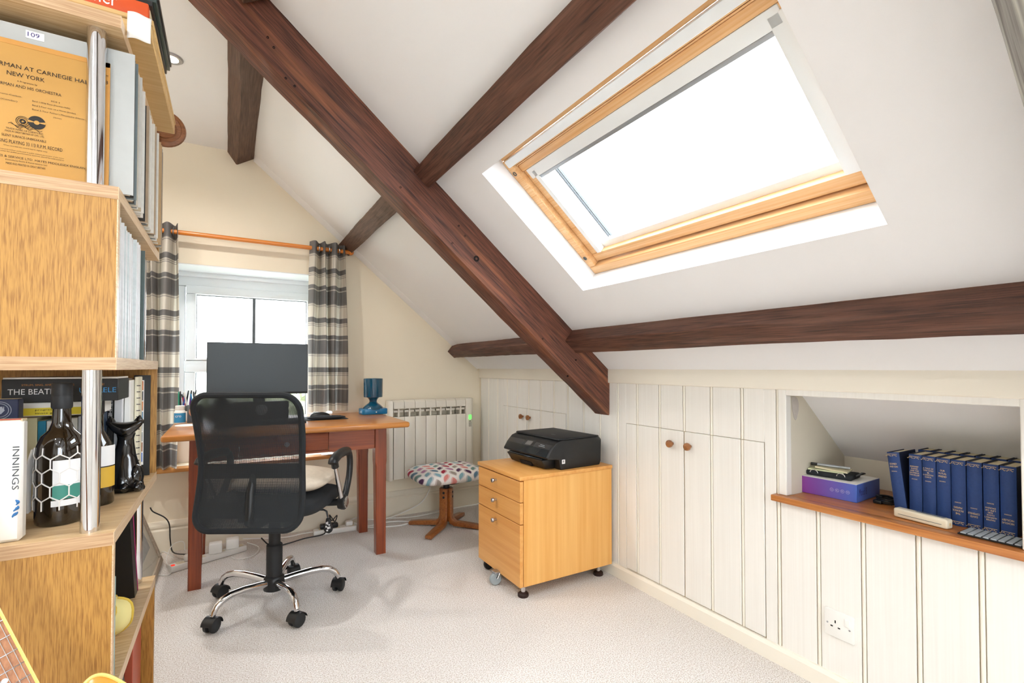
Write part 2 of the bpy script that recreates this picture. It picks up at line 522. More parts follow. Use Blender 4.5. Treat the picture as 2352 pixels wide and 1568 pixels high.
M['leaf'] = leaf_mat()


def gradient_box_mat():
    m, nt, b = newmat('purple_blue_printed_card')
    tc = N(nt, 'ShaderNodeTexCoord'); sx = N(nt, 'ShaderNodeSeparateXYZ'); nt.links.new(tc.outputs['Object'], sx.inputs[0])
    mr = N(nt, 'ShaderNodeMapRange'); mr.inputs[1].default_value = .09; mr.inputs[2].default_value = -.09; nt.links.new(sx.outputs['Y'], mr.inputs[0])
    rp = N(nt, 'ShaderNodeValToRGB'); rp.color_ramp.elements[0].color = lin('#8A3A98'); rp.color_ramp.elements[1].color = lin('#4A6CC4')
    nt.links.new(mr.outputs[0], rp.inputs[0]); nt.links.new(rp.outputs[0], b.inputs['Base Color']); b.inputs['Roughness'].default_value = .4
    return m


M['gradbox'] = gradient_box_mat()

# ================================================================== STRUCTURE
def struct(o, label=None, cat=None):
    o['kind'] = 'structure'
    if label: o['label'] = label
    if cat: o['category'] = cat
    return o


struct(B(XL, YB, -.06, 2.3, YG + .05, 0).build('floor', M['carpet'], smooth=False), 'pale beige loop pile carpet covering the floor', 'carpet')
struct(B(XL - .1, YB, 0, XL, YG, 2.5).build('wall_left', M['white_wall'], smooth=False), 'plain cream wall behind the oak shelf tower', 'wall')
mb = MB()
xs = [XL - .1, -.55, .95, 2.3]; zs = [-.05, .85, 2.05, 2.6]
for i in range(3):
    for k in range(3):
        if not (i == 1 and k == 1): mb.box(xs[i], YB - .1, zs[k], xs[i + 1], YB, zs[k + 1])
struct(mb.build('wall_back', M['white_wall'], smooth=False), 'plain cream wall behind the camera', 'wall')
fill_win = bpy.data.objects.new('fill_window', None); COL.objects.link(fill_win); fill_win.location = (.2, YB, .85); ROOTM[fill_win.name] = Matrix.Translation(fill_win.location)  # unseen rear window, added to fill the room with light from behind
struct(fill_win, 'white window added for fill light in the rear wall behind the camera', 'window')
for a in ((-.55, .85, .95, .91), (-.55, 1.99, .95, 2.05), (-.55, .91, -.49, 1.99), (.89, .91, .95, 1.99), (.17, .91, .23, 1.99)):
    B(a[0], YB - .08, a[1], a[2], YB - .02, a[3]).build('frame', M['upvc'], fill_win, bevel=.006)
for x0, x1 in ((-.49, .17), (.23, .89)): B(x0, YB - .052, .91, x1, YB - .048, 1.99).build('pane', M['glass'], fill_win, smooth=False)
li = bpy.data.lights.new('window_portal', 'AREA'); li.shape = 'RECTANGLE'; li.size = 1.5; li.size_y = 1.2; li.cycles.is_portal = True
lo = bpy.data.objects.new('window_portal', li); COL.objects.link(lo)
lo.location = (.2, YB - .11, 1.45); lo.rotation_euler = (R(90), 0, 0)
struct(B(XL - .1, YB - .1, ZC, XF + .001, YG + .1, ZC + .12).build('ceiling', M['ceil'], smooth=False), 'flat white ceiling above the oak shelf tower', 'ceiling')

# sloping ceiling with openings for the skylights
SK_X0, SK_X1 = .822, 1.307
SKY_Y = [(.52, 1.63), (-1.35, -.24)]
nrm = Vector((SL / KR, 0, 1 / KR)); down = Vector((1 / KR, 0, -SL / KR))


def RP(x, y, d=0):
    return Vector((x, y, roof_z(x))) + nrm * d


mb = MB()
xb = [XF - .06, SK_X0, SK_X1, XK + .55]; yb = [YB - .1, -1.35, -.24, .52, 1.63, YG + .1]
for i in range(3):
    for j in range(5):
        if i == 1 and j in (1, 3): continue
        a, b_, c, d = xb[i], xb[i + 1], yb[j], yb[j + 1]
        mb.hexa([RP(a, c), RP(b_, c), RP(b_, d), RP(a, d), RP(a, c, .11), RP(b_, c, .11), RP(b_, d, .11), RP(a, d, .11)])
struct(mb.build('ceiling_slope', M['ceil'], smooth=False), 'white sloping ceiling pierced by the skylight', 'ceiling')

# gable wall with window opening
WX0, WX1, WZ0, WZ1 = -.32, .61, .485, 1.68
mb = MB()
xs = [XL - .1, WX0, WX1, 2.3]; zs = [-.05, WZ0, WZ1, 2.5]
for i in range(3):
    for k in range(3):
        if i == 1 and k == 1: continue
        mb.box(xs[i], YG, zs[k], xs[i + 1], YG + .36, zs[k + 1])
struct(mb.build('wall_gable', M['gable'], smooth=False), 'cream plastered gable wall around the small window', 'wall')

# skirting on the gable wall: board with a moulded top
mb = MB()
prof = [(YG, 0), (YG - .02, 0), (YG - .02, .125), (YG - .012, .135), (YG - .018, .145), (YG - .018, .155), (YG - .008, .175), (YG, .178)]
mb.prism([(XL, y, z) for y, z in prof], (XK - XL, 0, 0))
struct(mb.build('baseboard_gable', M['skirt'], smooth=False), 'cream moulded skirting board along the gable wall', 'skirting')

# plaster cove where slope meets gable
mb = MB()
P0, P1 = RP(XF + .03, YG), RP(XK - .02, YG)
q = lambda p: [p + Vector((0, .0, .02)), p + Vector((0, -.07, .02)), p + Vector((0, -.075, 0)) - nrm * .001, p + Vector((0, -.015, 0)) - nrm * .012, p - nrm * .014]
a, b_ = q(P0), q(P1)
mb.add(a + b_, [tuple(range(5)), tuple(range(9, 4, -1))] + [(i, (i + 1) % 5, 5 + (i + 1) % 5, 5 + i) for i in range(5)])
struct(mb.build('trim_2', M['ceil'], smooth=False), 'soft plaster fillet where sloping ceiling meets gable wall', 'trim')

# ---------------------------------------------------------------- knee wall of tongue-and-groove boards
NY0, NY1, NZ0, NZ1 = .405, 1.0, .605, .962                  # niche opening
D1 = (1.083, 1.807, .066, .782); D2 = (2.308, 3.058, .066, .787)   # cupboard door pairs
mb = MB()
XW = XK + .0072
for (y0, y1, z0, z1) in [(YB, NY0, 0, 1.1), (NY1, YG, 0, 1.1), (NY0, NY1, 0, .585), (NY0, NY1, NZ1, 1.1)]:
    mb.box(XW, y0, z0, XW + .02, y1, z1)
wall_r = struct(mb.build('wall_right', M['groove'], smooth=False), 'low knee wall clad in cream painted beaded boards', 'wall')
ROOTM[wall_r.name] = Matrix.Identity(4)
joints = [3.435, 3.296, 3.15, 3.007, 2.868, 2.721, 2.576, 2.432, 2.291, 2.145, 2.005, 1.867, 1.73, 1.589, 1.45, 1.311, 1.173, 1.031, .895, .761, .62, .484, .345]
while joints[-1] > YB + .15: joints.append(joints[-1] - .139)
joints = joints[::-1]
BZ0, BZ1 = .06, .985


def subtract(iv, cut):
    out = []
    for a, b_ in iv:
        if cut[1] <= a or cut[0] >= b_: out.append((a, b_)); continue
        if cut[0] > a + .002: out.append((a, cut[0]))
        if cut[1] < b_ - .002: out.append((cut[1], b_))
    return out


def board_piece(y0, y1, z0, z1, parent):
    return B(XK, y0, z0, XK + .0068, y1, z1).build('board', M['board'], parent, bevel=.0018, segs=1, smooth=False)


def bead_piece(y, z0, z1, parent):
    mb = MB(); p = [(XK + .0068, y - .0055), (XK + .002, y - .005), (XK - .0012, y - .002), (XK - .0012, y + .002), (XK + .002, y + .005), (XK + .0068, y + .0055)]
    mb.prism([(x, yy, z0) for x, yy in p], (0, 0, z1 - z0))
    return mb.build('bead', M['bead'], parent, smooth=False)


HG = .0075   # half width of bead and its two quirks
for j0, j1 in zip(joints[:-1], joints[1:]):
    y0, y1 = j0 + HG, j1 - HG
    cuts = [(D1[0] - .0015, D1[1] + .0015, D1[3] + .0015), (D2[0] - .0015, D2[1] + .0015, D2[3] + .0015)]
    iv = [(y0, y1)]
    for c in cuts: iv = subtract(iv, c[:2])
    nich = y1 > .405 and y0 < 1.02
    for a, b_ in iv:
        if nich:
            for aa, bb in subtract([(a, b_)], (.40, 1.022)):
                if bb - aa > .006: board_piece(aa, bb, BZ0, BZ1, wall_r)
            ca, cb = max(a, .40), min(b_, 1.022)
            if cb - ca > .006: board_piece(ca, cb, BZ0, .584, wall_r)
        elif b_ - a > .006: board_piece(a, b_, BZ0, BZ1, wall_r)
    for c in cuts:
        a, b_ = max(y0, c[0]), min(y1, c[1])
        if b_ - a > .006: board_piece(a, b_, c[2], BZ1, wall_r)
for j in joints[1:-1]:
    if .40 < j < 1.022: bead_piece(j, BZ0, .584, wall_r)
    elif D1[0] < j < D1[1]: bead_piece(j, D1[3] + .002, BZ1, wall_r)
    elif D2[0] < j < D2[1]: bead_piece(j, D2[3] + .002, BZ1, wall_r)
    else: bead_piece(j, BZ0, BZ1, wall_r)

# niche lining: side walls, back, slanted soffit
mb = MB()
XNB, ZNB = 2.12, .775
for yy, e in ((NY0, -.02), (NY1, .02)):
    poly = [(XW + .0201, yy, .585), (XNB, yy, .585), (XNB, yy, ZNB), (1.845, yy, .975), (XW + .0201, yy, .975)]
    mb.prism(poly, (0, e, 0))
mb.box(XNB, NY0, .585, XNB + .02, NY1, ZNB + .02)
mb.prism([(1.845, NY0, .965), (XNB + .02, NY0, .765), (XNB + .02, NY0, .80), (1.845, NY0, 1.0)], (0, NY1 - NY0, 0))
mb.box(XW + .0201, NY0, .964, 1.85, NY1, .985)
mb.build('niche_lining', M['niche'], wall_r, smooth=False)
mb = MB()
pts = [(1.755, .955), (1.772, .958), (1.79, .95), (1.80, .93), (1.798, .905), (1.785, .875), (1.778, .87), (1.768, .88), (1.758, .91), (1.754, .935)]
mb.prism([(x, NY1 - .0006, z) for x, z in pts], (0, -.001, 0))
mb.build('flaked_paint_patch', M['patch'], wall_r, smooth=False)

# niche frame and top rail, skirting
mb = MB()
mb.box(XK - .004, NY1 - .002, .6055, XW + .0215, NY1 + .026, BZ1)
mb.box(XK - .004, NY0, NZ1, XW + .0215, NY1 - .002, BZ1)
mb.box(XK - .004, NY0 - .10, .6055, XW + .0215, NY0 + .001, BZ1)
struct(mb.build('trim_1', M['board'], bevel=.002, segs=1, smooth=False), 'white painted timber frame around the book niche', 'trim')
mb = MB(); mb.box(XK - .010, YB, BZ1 - .003, XK + .03, YG - .0, ZK + .02)
struct(mb.build('trim_3', M['bead'], bevel=.003, segs=1, smooth=False), 'cream flat rail along the top of the knee wall', 'trim')
mb = MB(); mb.box(XK - .016, YB, 0, XK + .03, YG, .050); mb.prism([(XK - .016, YB, .05), (XK + .02, YB, .05), (XK + .02, YB, .062), (XK - .009, YB, .062)], (0, YG - YB, 0))
struct(mb.build('baseboard_right', M['bead'], smooth=False), 'low cream skirting along the knee wall', 'skirting')


# cupboard doors
def knob_part(y, z, parent, r=.017):
    mb = MB(); Mx = Matrix.Rotation(-PI / 2, 3, 'Y')
    mb.lathe([(.007, -.001), (.0075, .008), (.010, .012), (r * .95, .017), (r, .022), (r * .93, .028), (r * .6, .0315), (.001, .032)], (XK, y, z), 18, Mx)
    return mb.build('knob', M['knob'], parent)


def cupboard_door(y0, y1, z0, z1, ky, kz, label):
    t = thing('cupboard_door', label, 'door', (XK, (y0 + y1) / 2, z0), group='knee wall cupboard doors')
    js = [j for j in joints if y0 + .004 < j < y1 - .004]
    ed = [y0 + .0015] + js + [y1 - .0015]
    for i in range(len(ed) - 1):
        a = ed[i] + (HG if i else 0); b_ = ed[i + 1] - (HG if i < len(ed) - 2 else 0)
        if b_ - a > .004: B(XK - .001, a, z0, XK + .0066, b_, z1).build('board', M['board'], t, bevel=.0015, segs=1, smooth=False)
    for j in js: bead_piece(j, z0, z1, t)
    knob_part(ky, kz, t)
    return t


cupboard_door(D1[0], 1.449, D1[2], D1[3], 1.416, .722, 'cream boarded cupboard door with wooden knob beside the niche')
cupboard_door(1.452, D1[1], D1[2], D1[3], 1.513, .722, 'cream boarded cupboard door with wooden knob beside the beech cabinet')
cupboard_door(D2[0], 2.742, D2[2], D2[3], 2.70, .733, 'cream boarded cupboard door partly hidden behind the printer')
cupboard_door(2.745, D2[1], D2[2], D2[3], 2.79, .733, 'cream boarded cupboard door near the radiator corner')

# niche shelf board
mb = MB(); mb.box(1.690, .25, .583, 1.737, 1.042, .605); mb.box(1.737, NY0, .583, XNB, NY1, .605)
tag(mb.build('wall_shelf', M['niche_shelf'], bevel=.003), 'varnished oak shelf board at the bottom of the book niche', 'shelf')

# wall socket
sk = thing('wall_socket', 'white single switched wall socket below the niche shelf', 'socket', (XK, .83, .226))
B(XK - .009, .786, .183, XK + .002, .874, .269).build('plate', M['white_plastic'], sk, bevel=.003)
B(XK - .0135, .797, .232, XK - .008, .811, .257).build('switch', M['white_plastic'], sk, bevel=.002)
for (yy, zz, w, h) in ((.840, .234, .0035, .009), (.851, .2175, .007, .004), (.829, .2175, .007, .004)):
    B(XK - .0096, yy - w / 2, zz - h / 2, XK - .0085, yy + w / 2, zz + h / 2).build('pin_slot', M['hole'], sk, smooth=False)
for yy in (.864, .798):
    MB().lathe([(.003, 0), (.003, .0006)], (XK - .009, yy, .224), 12, Matrix.Rotation(-PI / 2, 3, 'Y')).build('screw', M['steel'], sk)


# ---------------------------------------------------------------- timbers
def timber(name, p0, p1, up, w, h, mat, label, seg=26, jit=.004, cham=.012, holes=()):
    """w across (perpendicular to up), h along up; origin line is the centre"""
    p0, p1 = Vector(p0), Vector(p1)
    x = (p1 - p0).normalized(); z = (Vector(up) - x * Vector(up).dot(x)).normalized(); y = z.cross(x)
    Mt = Matrix((x, y, z)).transposed().to_4x4(); Mt.translation = p0
    L = (p1 - p0).length
    rnd = random.Random(hash(name) % 1000 + int(L * 1000))
    mb = MB()
    ring = [(-w / 2 + cham, -h / 2), (w / 2 - cham, -h / 2), (w / 2, -h / 2 + cham), (w / 2, h / 2), (-w / 2, h / 2), (-w / 2, -h / 2 + cham)]
    n = len(ring)
    ph = [rnd.uniform(0, 6.28) for _ in range(12)]
    for i in range(seg + 1):
        s = L * i / seg
        for k, (a, b_) in enumerate(ring):
            o = jit * (math.sin(s * 3.1 + ph[k]) * .8 + math.sin(s * 9.7 + ph[k + 6]) * .5 + rnd.uniform(-.5, .5))
            o2 = jit * (math.sin(s * 4.3 + ph[(k + 3) % 12]) * .6 + rnd.uniform(-.5, .5))
            if b_ > 0: o2 = 0
            mb.v.append(Vector((s, a + o * .6, b_ + o2)))
    for i in range(seg):
        for k in range(n):
            mb.f.append([i * n + k, i * n + (k + 1) % n, (i + 1) * n + (k + 1) % n, (i + 1) * n + k])
    mb.f.append(list(range(n))); mb.f.append([seg * n + k for k in reversed(range(n))])
    o = mb.build(name, mat)
    o.matrix_world = Mt; ROOTM[o.name] = Mt.copy()
    struct(o, label, 'beam')
    for (px_, py_, pz_, r, d) in holes:
        q = Vector((px_, py_, pz_))
        MB().lathe([(r, -.012), (r * 1.05, -.001), (r * .95, .0004), (.0005, -.004 if r > .006 else .0006)], q, 12, Matrix.Rotation(PI / 2, 3, 'X')).build('nail_hole' if r < .006 else 'knot', M['hole'], o)
    return o


# principal rafter of the truss (section .12 x .18) just under the slope
hh = .182
c0 = RP(XK + .24, 1.99) - nrm * (hh / 2 - .004); c1 = RP(-.42, 1.99) - nrm * (hh / 2 - .004)
tr = timber('truss_beam', c0, c1, nrm, .12, hh, M['beam'], 'thick dark stained truss beam running diagonally down to the knee wall', 60, .0028, .004)
# knot and peg holes on the face towards the room (y = 1.93)
def on_beam(x, z, r):
    MB().lathe([(r * 1.5, -.004), (r * 1.5, .0012), (r * 1.15, .0032), (r * .9, .001), (.0008, -.0005)], (x, 1.9305, z), 14, Matrix.Rotation(PI / 2, 3, 'X')).build('knot' if r > .006 else 'nail_hole', M['hole'], tr)
on_beam(.946, 1.546, .009)
for x, z in ((.11, 2.25), (.13, 2.22), (.17, 2.12), (.20, 2.10), (.6, 1.80), (.86, 1.68), (.89, 1.64), (.83, 1.60), (1.5, 1.10), (1.45, 1.02), (1.3, 1.2)): on_beam(x, z, .003)
timber('truss_beam', RP(XK + .06, .163) - nrm * .09, RP(-.2, .163) - nrm * .09, nrm, .12, .18, M['beam_grey'], 'truss beam coloured pale as if skylit at the top edge beside the skylight', 20, .003)
# purlins: tops on the slope
def purlin(x0, x1, y0, y1, mat, label, drop, name='purlin'):
    # visible face from x0 (upper edge) to x1 (lower edge) measured on the slope, standing out by drop
    w = (x1 - x0) * KR
    p = lambda y: RP((x0 + x1) / 2, y) - nrm * (drop / 2 - .004)
    return timber(name, p(y0), p(y1), nrm, w, drop, mat, label, 40, .0028, .003)


purlin(.662, .738, YG + .02, 2.04, M['fold'], 'short brown purlin between truss beam and gable above the curtain', .05)
purlin(.682, .752, 1.94, YB, M['purlin'], 'dark brown purlin running up above the skylight', .05)
purlin(1.487, 1.545, YG + .02, 2.04, M['purlin'], 'short dark purlin between truss beam and gable above the radiator', .075)
purlin(1.478, 1.548, 1.94, YB, M['purlin'], 'long dark purlin running below the skylight over the knee wall', .075)
# purlin at the fold of the ceiling
timber('purlin', (.055, YG + .02, ZC - .012), (.055, 2.0, ZC - .012), (-.55, 0, .83), .115, .09, M['fold'], 'grey brown purlin at the fold of the ceiling above the window', 18, .004, .006)
timber('purlin', (.055, 1.9, ZC - .012), (.055, YB, ZC - .012), (-.55, 0, .83), .115, .09, M['fold'], 'grey brown purlin at the ceiling fold in front of the truss', 18, .004, .006)


# ---------------------------------------------------------------- skylight
def skylight(name, w0, w1, label):
    T = RP(SK_X0, 0)
    LEN = (SK_X1 - SK_X0) * KR
    t = bpy.data.objects.new(name, None); COL.objects.link(t); t.location = RP((SK_X0 + SK_X1) / 2, (w0 + w1) / 2, .1)
    ROOTM[t.name] = Matrix.Translation(t.location); struct(t, label, 'skylight')
    def bar(mb, a0, a1, b0, b1, d0, d1):
        p = lambda a, w, d: T + down * a + Vector((0, w, 0)) + nrm * d
        mb.hexa([p(a0, b0, d0), p(a1, b0, d0), p(a1, b1, d0), p(a0, b1, d0), p(a0, b0, d1), p(a1, b0, d1), p(a1, b1, d1), p(a0, b1, d1)]); return mb
    fr, sa = .040, .046
    for nm, a in (('frame', (0, .028, w0, w1, .105, .20)), ('frame', (LEN - fr, LEN, w0, w1, .10, .20)), ('frame', (.028, LEN - fr, w0, w0 + fr, .10, .20)), ('frame', (.028, LEN - fr, w1 - fr, w1, .10, .20))):
        bar(MB(), *a).build(nm, M['pine_sky'], t, bevel=.005)
    for a in ((.075, .105, w0 + fr, w1 - fr, .118, .19), (LEN - fr - sa, LEN - fr - .006, w0 + fr, w1 - fr, .122, .19), (.105, LEN - fr - sa, w0 + fr + .003, w0 + fr + sa, .122, .19), (.105, LEN - fr - sa, w1 - fr - sa, w1 - fr - .003, .122, .19)):
        bar(MB(), *a).build('sash', M['pine_sky'], t, bevel=.004)
    for a in ((.062, .067, .110), (.069, .074, .114)):
        bar(MB(), a[0], a[1], w0 + fr, w1 - fr, a[2], .19).build('moulding', M['pine_sky'], t, bevel=.0015)
    bar(MB(), .030, .060, w0 + fr * .6, w1 - fr * .7, .088, .125).build('vent_bar', M['white_metal'], t, bevel=.004)
    # roller blind cassette, its bottom rail and the side channels
    bl = bar(MB(), .105, .150, w0 + fr + .02, w1 - fr - .02, .118, .16).build('blind_cassette', M['white_metal'], t, bevel=.005)
    bar(MB(), .150, .163, w0 + fr + .03, w1 - fr - .04, .122, .15).build('blind_rail', M['grey_metal'], t, bevel=.002)
    for b0, b1 in ((w0 + fr + .010, w0 + fr + sa + .005), (w1 - fr - sa - .018, w1 - fr - sa + .004)):
        bar(MB(), .12, LEN - fr - sa, b0, b1, .118, .15).build('blind_channel', M['white_metal'], t, bevel=.002)
    for b0 in (w1 - fr - sa - .058, w1 - fr - sa - .072):
        bar(MB(), .16, LEN - fr - sa - .03, b0, b0 + .004, .165, .175).build('glazing_bead', M['gasket'], t, smooth=False)
    bar(MB(), LEN - fr - sa - .026, LEN - fr - sa, w0 + fr + sa, w1 - fr - sa, .15, .175).build('glazing_bead', M['upvc'], t, smooth=False)
    bar(MB(), .10, LEN - fr, w0 + fr, w1 - fr, .176, .180).build('pane', M['glass'], t, smooth=False)
    Mz = Matrix((Vector((0, 1, 0)), -down, nrm)).transposed()
    for aa in (.09, LEN - .09):
        p = T + down * aa + Vector((0, w1 - fr * .5, 0)) + nrm * .0995
        Mn = Matrix((Vector((0, 1, 0)), nrm.cross(Vector((0, 1, 0))) * -1, -nrm)).transposed()
        MB().lathe([(.009, -.002), (.009, .001), (.006, .0012), (.005, -.0005), (.0005, -.0005)], p, 16, Mn).build('bolt_cover', M['gasket'], t)
    # daylight sampling aid for the opening
    li = bpy.data.lights.new('sky_portal', 'AREA'); li.shape = 'RECTANGLE'; li.size = LEN; li.size_y = w1 - w0; li.cycles.is_portal = True
    lo = bpy.data.objects.new('sky_portal', li); COL.objects.link(lo)
    lo.matrix_world = Matrix((down, Vector((0, 1, 0)), nrm)).transposed().to_4x4() if False else Matrix.Identity(4)
    zax = nrm; xax = down; yax = zax.cross(xax)
    Mq = Matrix((xax, yax, zax)).transposed().to_4x4(); Mq.translation = RP((SK_X0 + SK_X1) / 2, (w0 + w1) / 2, .21)
    lo.matrix_world = Mq
    return t


skylight('window_2', SKY_Y[0][0], SKY_Y[0][1], 'pine framed skylight with white roller blind cassette in sloping ceiling')
skylight('fill_skylight', SKY_Y[1][0], SKY_Y[1][1], 'pine framed skylight added for fill light behind the camera')  # added out of view as a fill light source

# ---------------------------------------------------------------- gable window
wn = bpy.data.objects.new('window_1', None); COL.objects.link(wn); wn.location = (.145, YG + .3, WZ0); ROOTM[wn.name] = Matrix.Translation(wn.location)
struct(wn, 'white casement window in the gable behind the monitor', 'window')
FY0, FY1 = YG + .27, YG + .34
GX0, GX1 = -.186, .476
for a in ((WX0, FY0, 1.585, WX1, FY1, 1.66), (WX0, FY0, WZ0, WX1, FY1, .56), (WX0, FY0, .56, WX0 + .075, FY1, 1.585), (WX1 - .075, FY0, .56, WX1, FY1, 1.585)):
    B(*a).build('frame', M['upvc'], wn, bevel=.006)
mb = MB(); mb.box(WX0, YG + .002, WZ1 - .006, WX1, FY0, WZ1 + .0005); mb.box(WX0 - .0005, YG + .002, WZ0, WX0 + .006, FY0, WZ1); mb.box(WX1 - .006, YG + .002, WZ0, WX1 + .0005, FY0, WZ1)
mb.build('reveal_lining', M['upvc'], wn, smooth=False)
B(WX0, FY0 - .02, 1.645, WX1, FY1, WZ1).build('vent_strip', M['upvc'], wn, bevel=.004)
B(WX0 + .07, FY0 - .006, 1.03, WX1 - .07, FY1, 1.11).build('transom', M['upvc'], wn, bevel=.012, segs=3)
for (x0, x1, z0, z1) in ((GX0, GX1, 1.11, 1.535), (GX0, GX1, .60, 1.032)):
    o = .055
    for a in ((x0 - o, z1, x1 + o, z1 + o), (x0 - o, z0 - .0, x1 + o, z0 + .012), (x0 - o, z0, x0, z1), (x1, z0, x1 + o, z1)):
        B(a[0], FY0 - .012, a[1], a[2], FY1 - .01, a[3]).build('sash', M['upvc'], wn, bevel=.007)
    B(x0 - .005, FY0 + .03, z0, x1 + .005, FY0 + .034, z1).build('pane', M['glass'], wn, smooth=False)
    mb = MB()
    for a in ((x0, z1 - .005, x1, z1), (x0, z0 + .012, x1, z0 + .016), (x0, z0, x0 + .004, z1), (x1 - .004, z0, x1, z1)):
        mb.box(a[0], FY0 + .02, a[1], a[2], FY0 + .029, a[3])
    mb.build('gasket', M['gasket'], wn, smooth=False)
B(.1355, FY0 + .018, 1.11, .1535, FY0 + .042, 1.535).build('glazing_bar', M['gasket'], wn, smooth=False)
struct(B(WX0 - .16, YG - .075, .462, WX1 + .06, YG - .0005, .4845).build('trim_4', M['sill'], bevel=.006), 'orange pine window board below the gable window', 'sill')
struct(B(WX0, YG - .001, .463, WX1, FY0 + .002, .4847).build('trim_5', M['sill'], smooth=False), 'orange pine inner sill under the gable window', 'sill')
li = bpy.data.lights.new('window_portal', 'AREA'); li.shape = 'RECTANGLE'; li.size = WX1 - WX0; li.size_y = WZ1 - WZ0; li.cycles.is_portal = True
lo = bpy.data.objects.new('window_portal', li); COL.objects.link(lo)
lo.location = ((WX0 + WX1) / 2, YG + .38, (WZ0 + WZ1) / 2); lo.rotation_euler = (R(-90), 0, 0)

# ---------------------------------------------------------------- outdoors seen through the gable window
M['field'] = plain('pale_green_field', '#ACB09C', .9, noise=.25, nscale=.15)
M['far_hill'] = plain('hazy_hill', '#A8ACA6', .95, noise=.15, nscale=.05)
M['hedge'] = plain('hedge_leaves', '#8E9674', .9, noise=.4, nscale=3)
M['hedge2'] = plain('olive_tree_leaves', '#989C80', .9, noise=.35, nscale=2)
mb = MB(); mb.grid(lambda u, v: (-160 + 320 * u, 5 + 200 * v, -3.2 + 2.2 * v * math.sin(u * 5 + 1) ** 2), 40, 20)
struct(mb.build('field', M['field']), 'pale green field outside the gable window', 'field')
mb = MB()
rn = random.Random(3)
hs = [3.0 + 2.0 * math.sin(i * .19) + 1.0 * math.sin(i * .53 + 1) + rn.uniform(0, .5) for i in range(121)]
mb.grid(lambda u, v: (-220 + 440 * u, 205 + 40 * v, -4 + (hs[round(u * 120)] + 5) * math.sin(min(1, v * 1.4) * PI / 2)), 120, 8)
struct(mb.build('hill', M['far_hill']), 'hazy wooded hill on the horizon outside the window', 'hill')


def tree(name, loc, r, h, mat, label, cat='tree', nleaf=420):
    t = thing(name, label, cat, loc)
    rn = random.Random(int(r * 1000 + loc[0] * 77))
    MB().tube([Vector(loc), Vector(loc) + Vector((.05, 0, h * .5)), Vector(loc) + Vector((-.05, .1, h * .8))], [.10, .07, .03], 8).build('trunk', M['fold'], t)
    mb = MB()
    for i in range(nleaf):
        d = Vector((rn.gauss(0, 1), rn.gauss(0, 1), rn.gauss(0, 1))).normalized()
        p = Vector(loc) + Vector((0, 0, h * .6)) + Vector((d.x * r, d.y * r, d.z * h * .42)) * rn.uniform(.55, 1.05)
        s = r * rn.uniform(.10, .2)
        a = Vector((rn.gauss(0, 1), rn.gauss(0, 1), rn.gauss(0, 1))).normalized(); b_ = a.cross(d).normalized()
        mb.add([p - a * s, p + b_ * s * .6, p + a * s, p - b_ * s * .6 + d * s * .3], [(0, 1, 2), (0, 2, 3)])
    c = mb.build('foliage', mat, t, smooth=False); c['kind'] = 'stuff'
    return t


tree('garden_tree', (-1.6, 11, -3.1), 1.4, 4.2, M['hedge'], 'pale leafy tree outside beyond the lower left window pane')
tree('garden_tree', (1.1, 13.5, -3.1), 1.6, 4.3, M['hedge2'], 'pale leafy tree outside behind the monitor')
tree('garden_tree', (3.6, 11, -3.1), 1.3, 4.1, M['hedge'], 'pale leafy tree outside beside the check curtain')

# ================================================================== CEILING DOWNLIGHTS
M['lens'] = emit('lit_lamp_lens', '#FFF0D0', 14.0)


def downlight(x, y, label):
    t = thing('downlight', label, 'lamp', (x, y, ZC), group='recessed ceiling downlights')
    MB().lathe([(.028, -.006), (.040, -.007), (.045, -.003), (.045, .0), (.028, .0), (.028, -.006)], (x, y, ZC), 28, cap=False).build('bezel', M['steel'], t)
    MB().lathe([(.0275, -.003), (.0275, .0), (.001, .0)], (x, y, ZC), 24).build('lens', M['lens'], t)
    li = bpy.data.lights.new('downlight_bulb', 'SPOT'); li.energy = DOWNLIGHT_WATTS; li.color = (1.0, .975, .945); li.spot_size = R(160); li.spot_blend = .8; li.shadow_soft_size = .03
    lo = bpy.data.objects.new('bulb', li); COL.objects.link(lo); lo.parent = t; lo.location = (0, 0, -.02)


for x, y in ((-1.0, 2.53), (-1.0, 1.15)): downlight(x, y, 'recessed downlight added for fill, unseen above the shelf tower')  # two unseen lamps added to fill the far side
downlight(-.228, 2.529, 'lit recessed downlight in the flat ceiling beyond the shelf tower')
for x, y in ((-.228, -.7), (-.95, .1), (-.95, -1.2)):  # extra unseen lamps added as fill from behind
    downlight(x, y, 'recessed downlight added for fill in the flat ceiling behind the camera')

# ================================================================== CURTAINS AND POLE
t = thing('curtain_pole', 'orange pine curtain pole above the gable window', 'curtain pole', (.09, 3.36, 1.84))
MB().tube([(-.58, 3.36, 1.84), (.70, 3.36, 1.84)], .0135, 14).build('rod', M['rod'], t)
for x in (-.585, .705): MB().ball((x, 3.36, 1.84), .019).build('finial', M['rod'], t)
for x in (-.52, .675): MB().tube([(x, 3.44, 1.84), (x, 3.36, 1.84)], .009, 8).build('bracket', M['rod'], t)


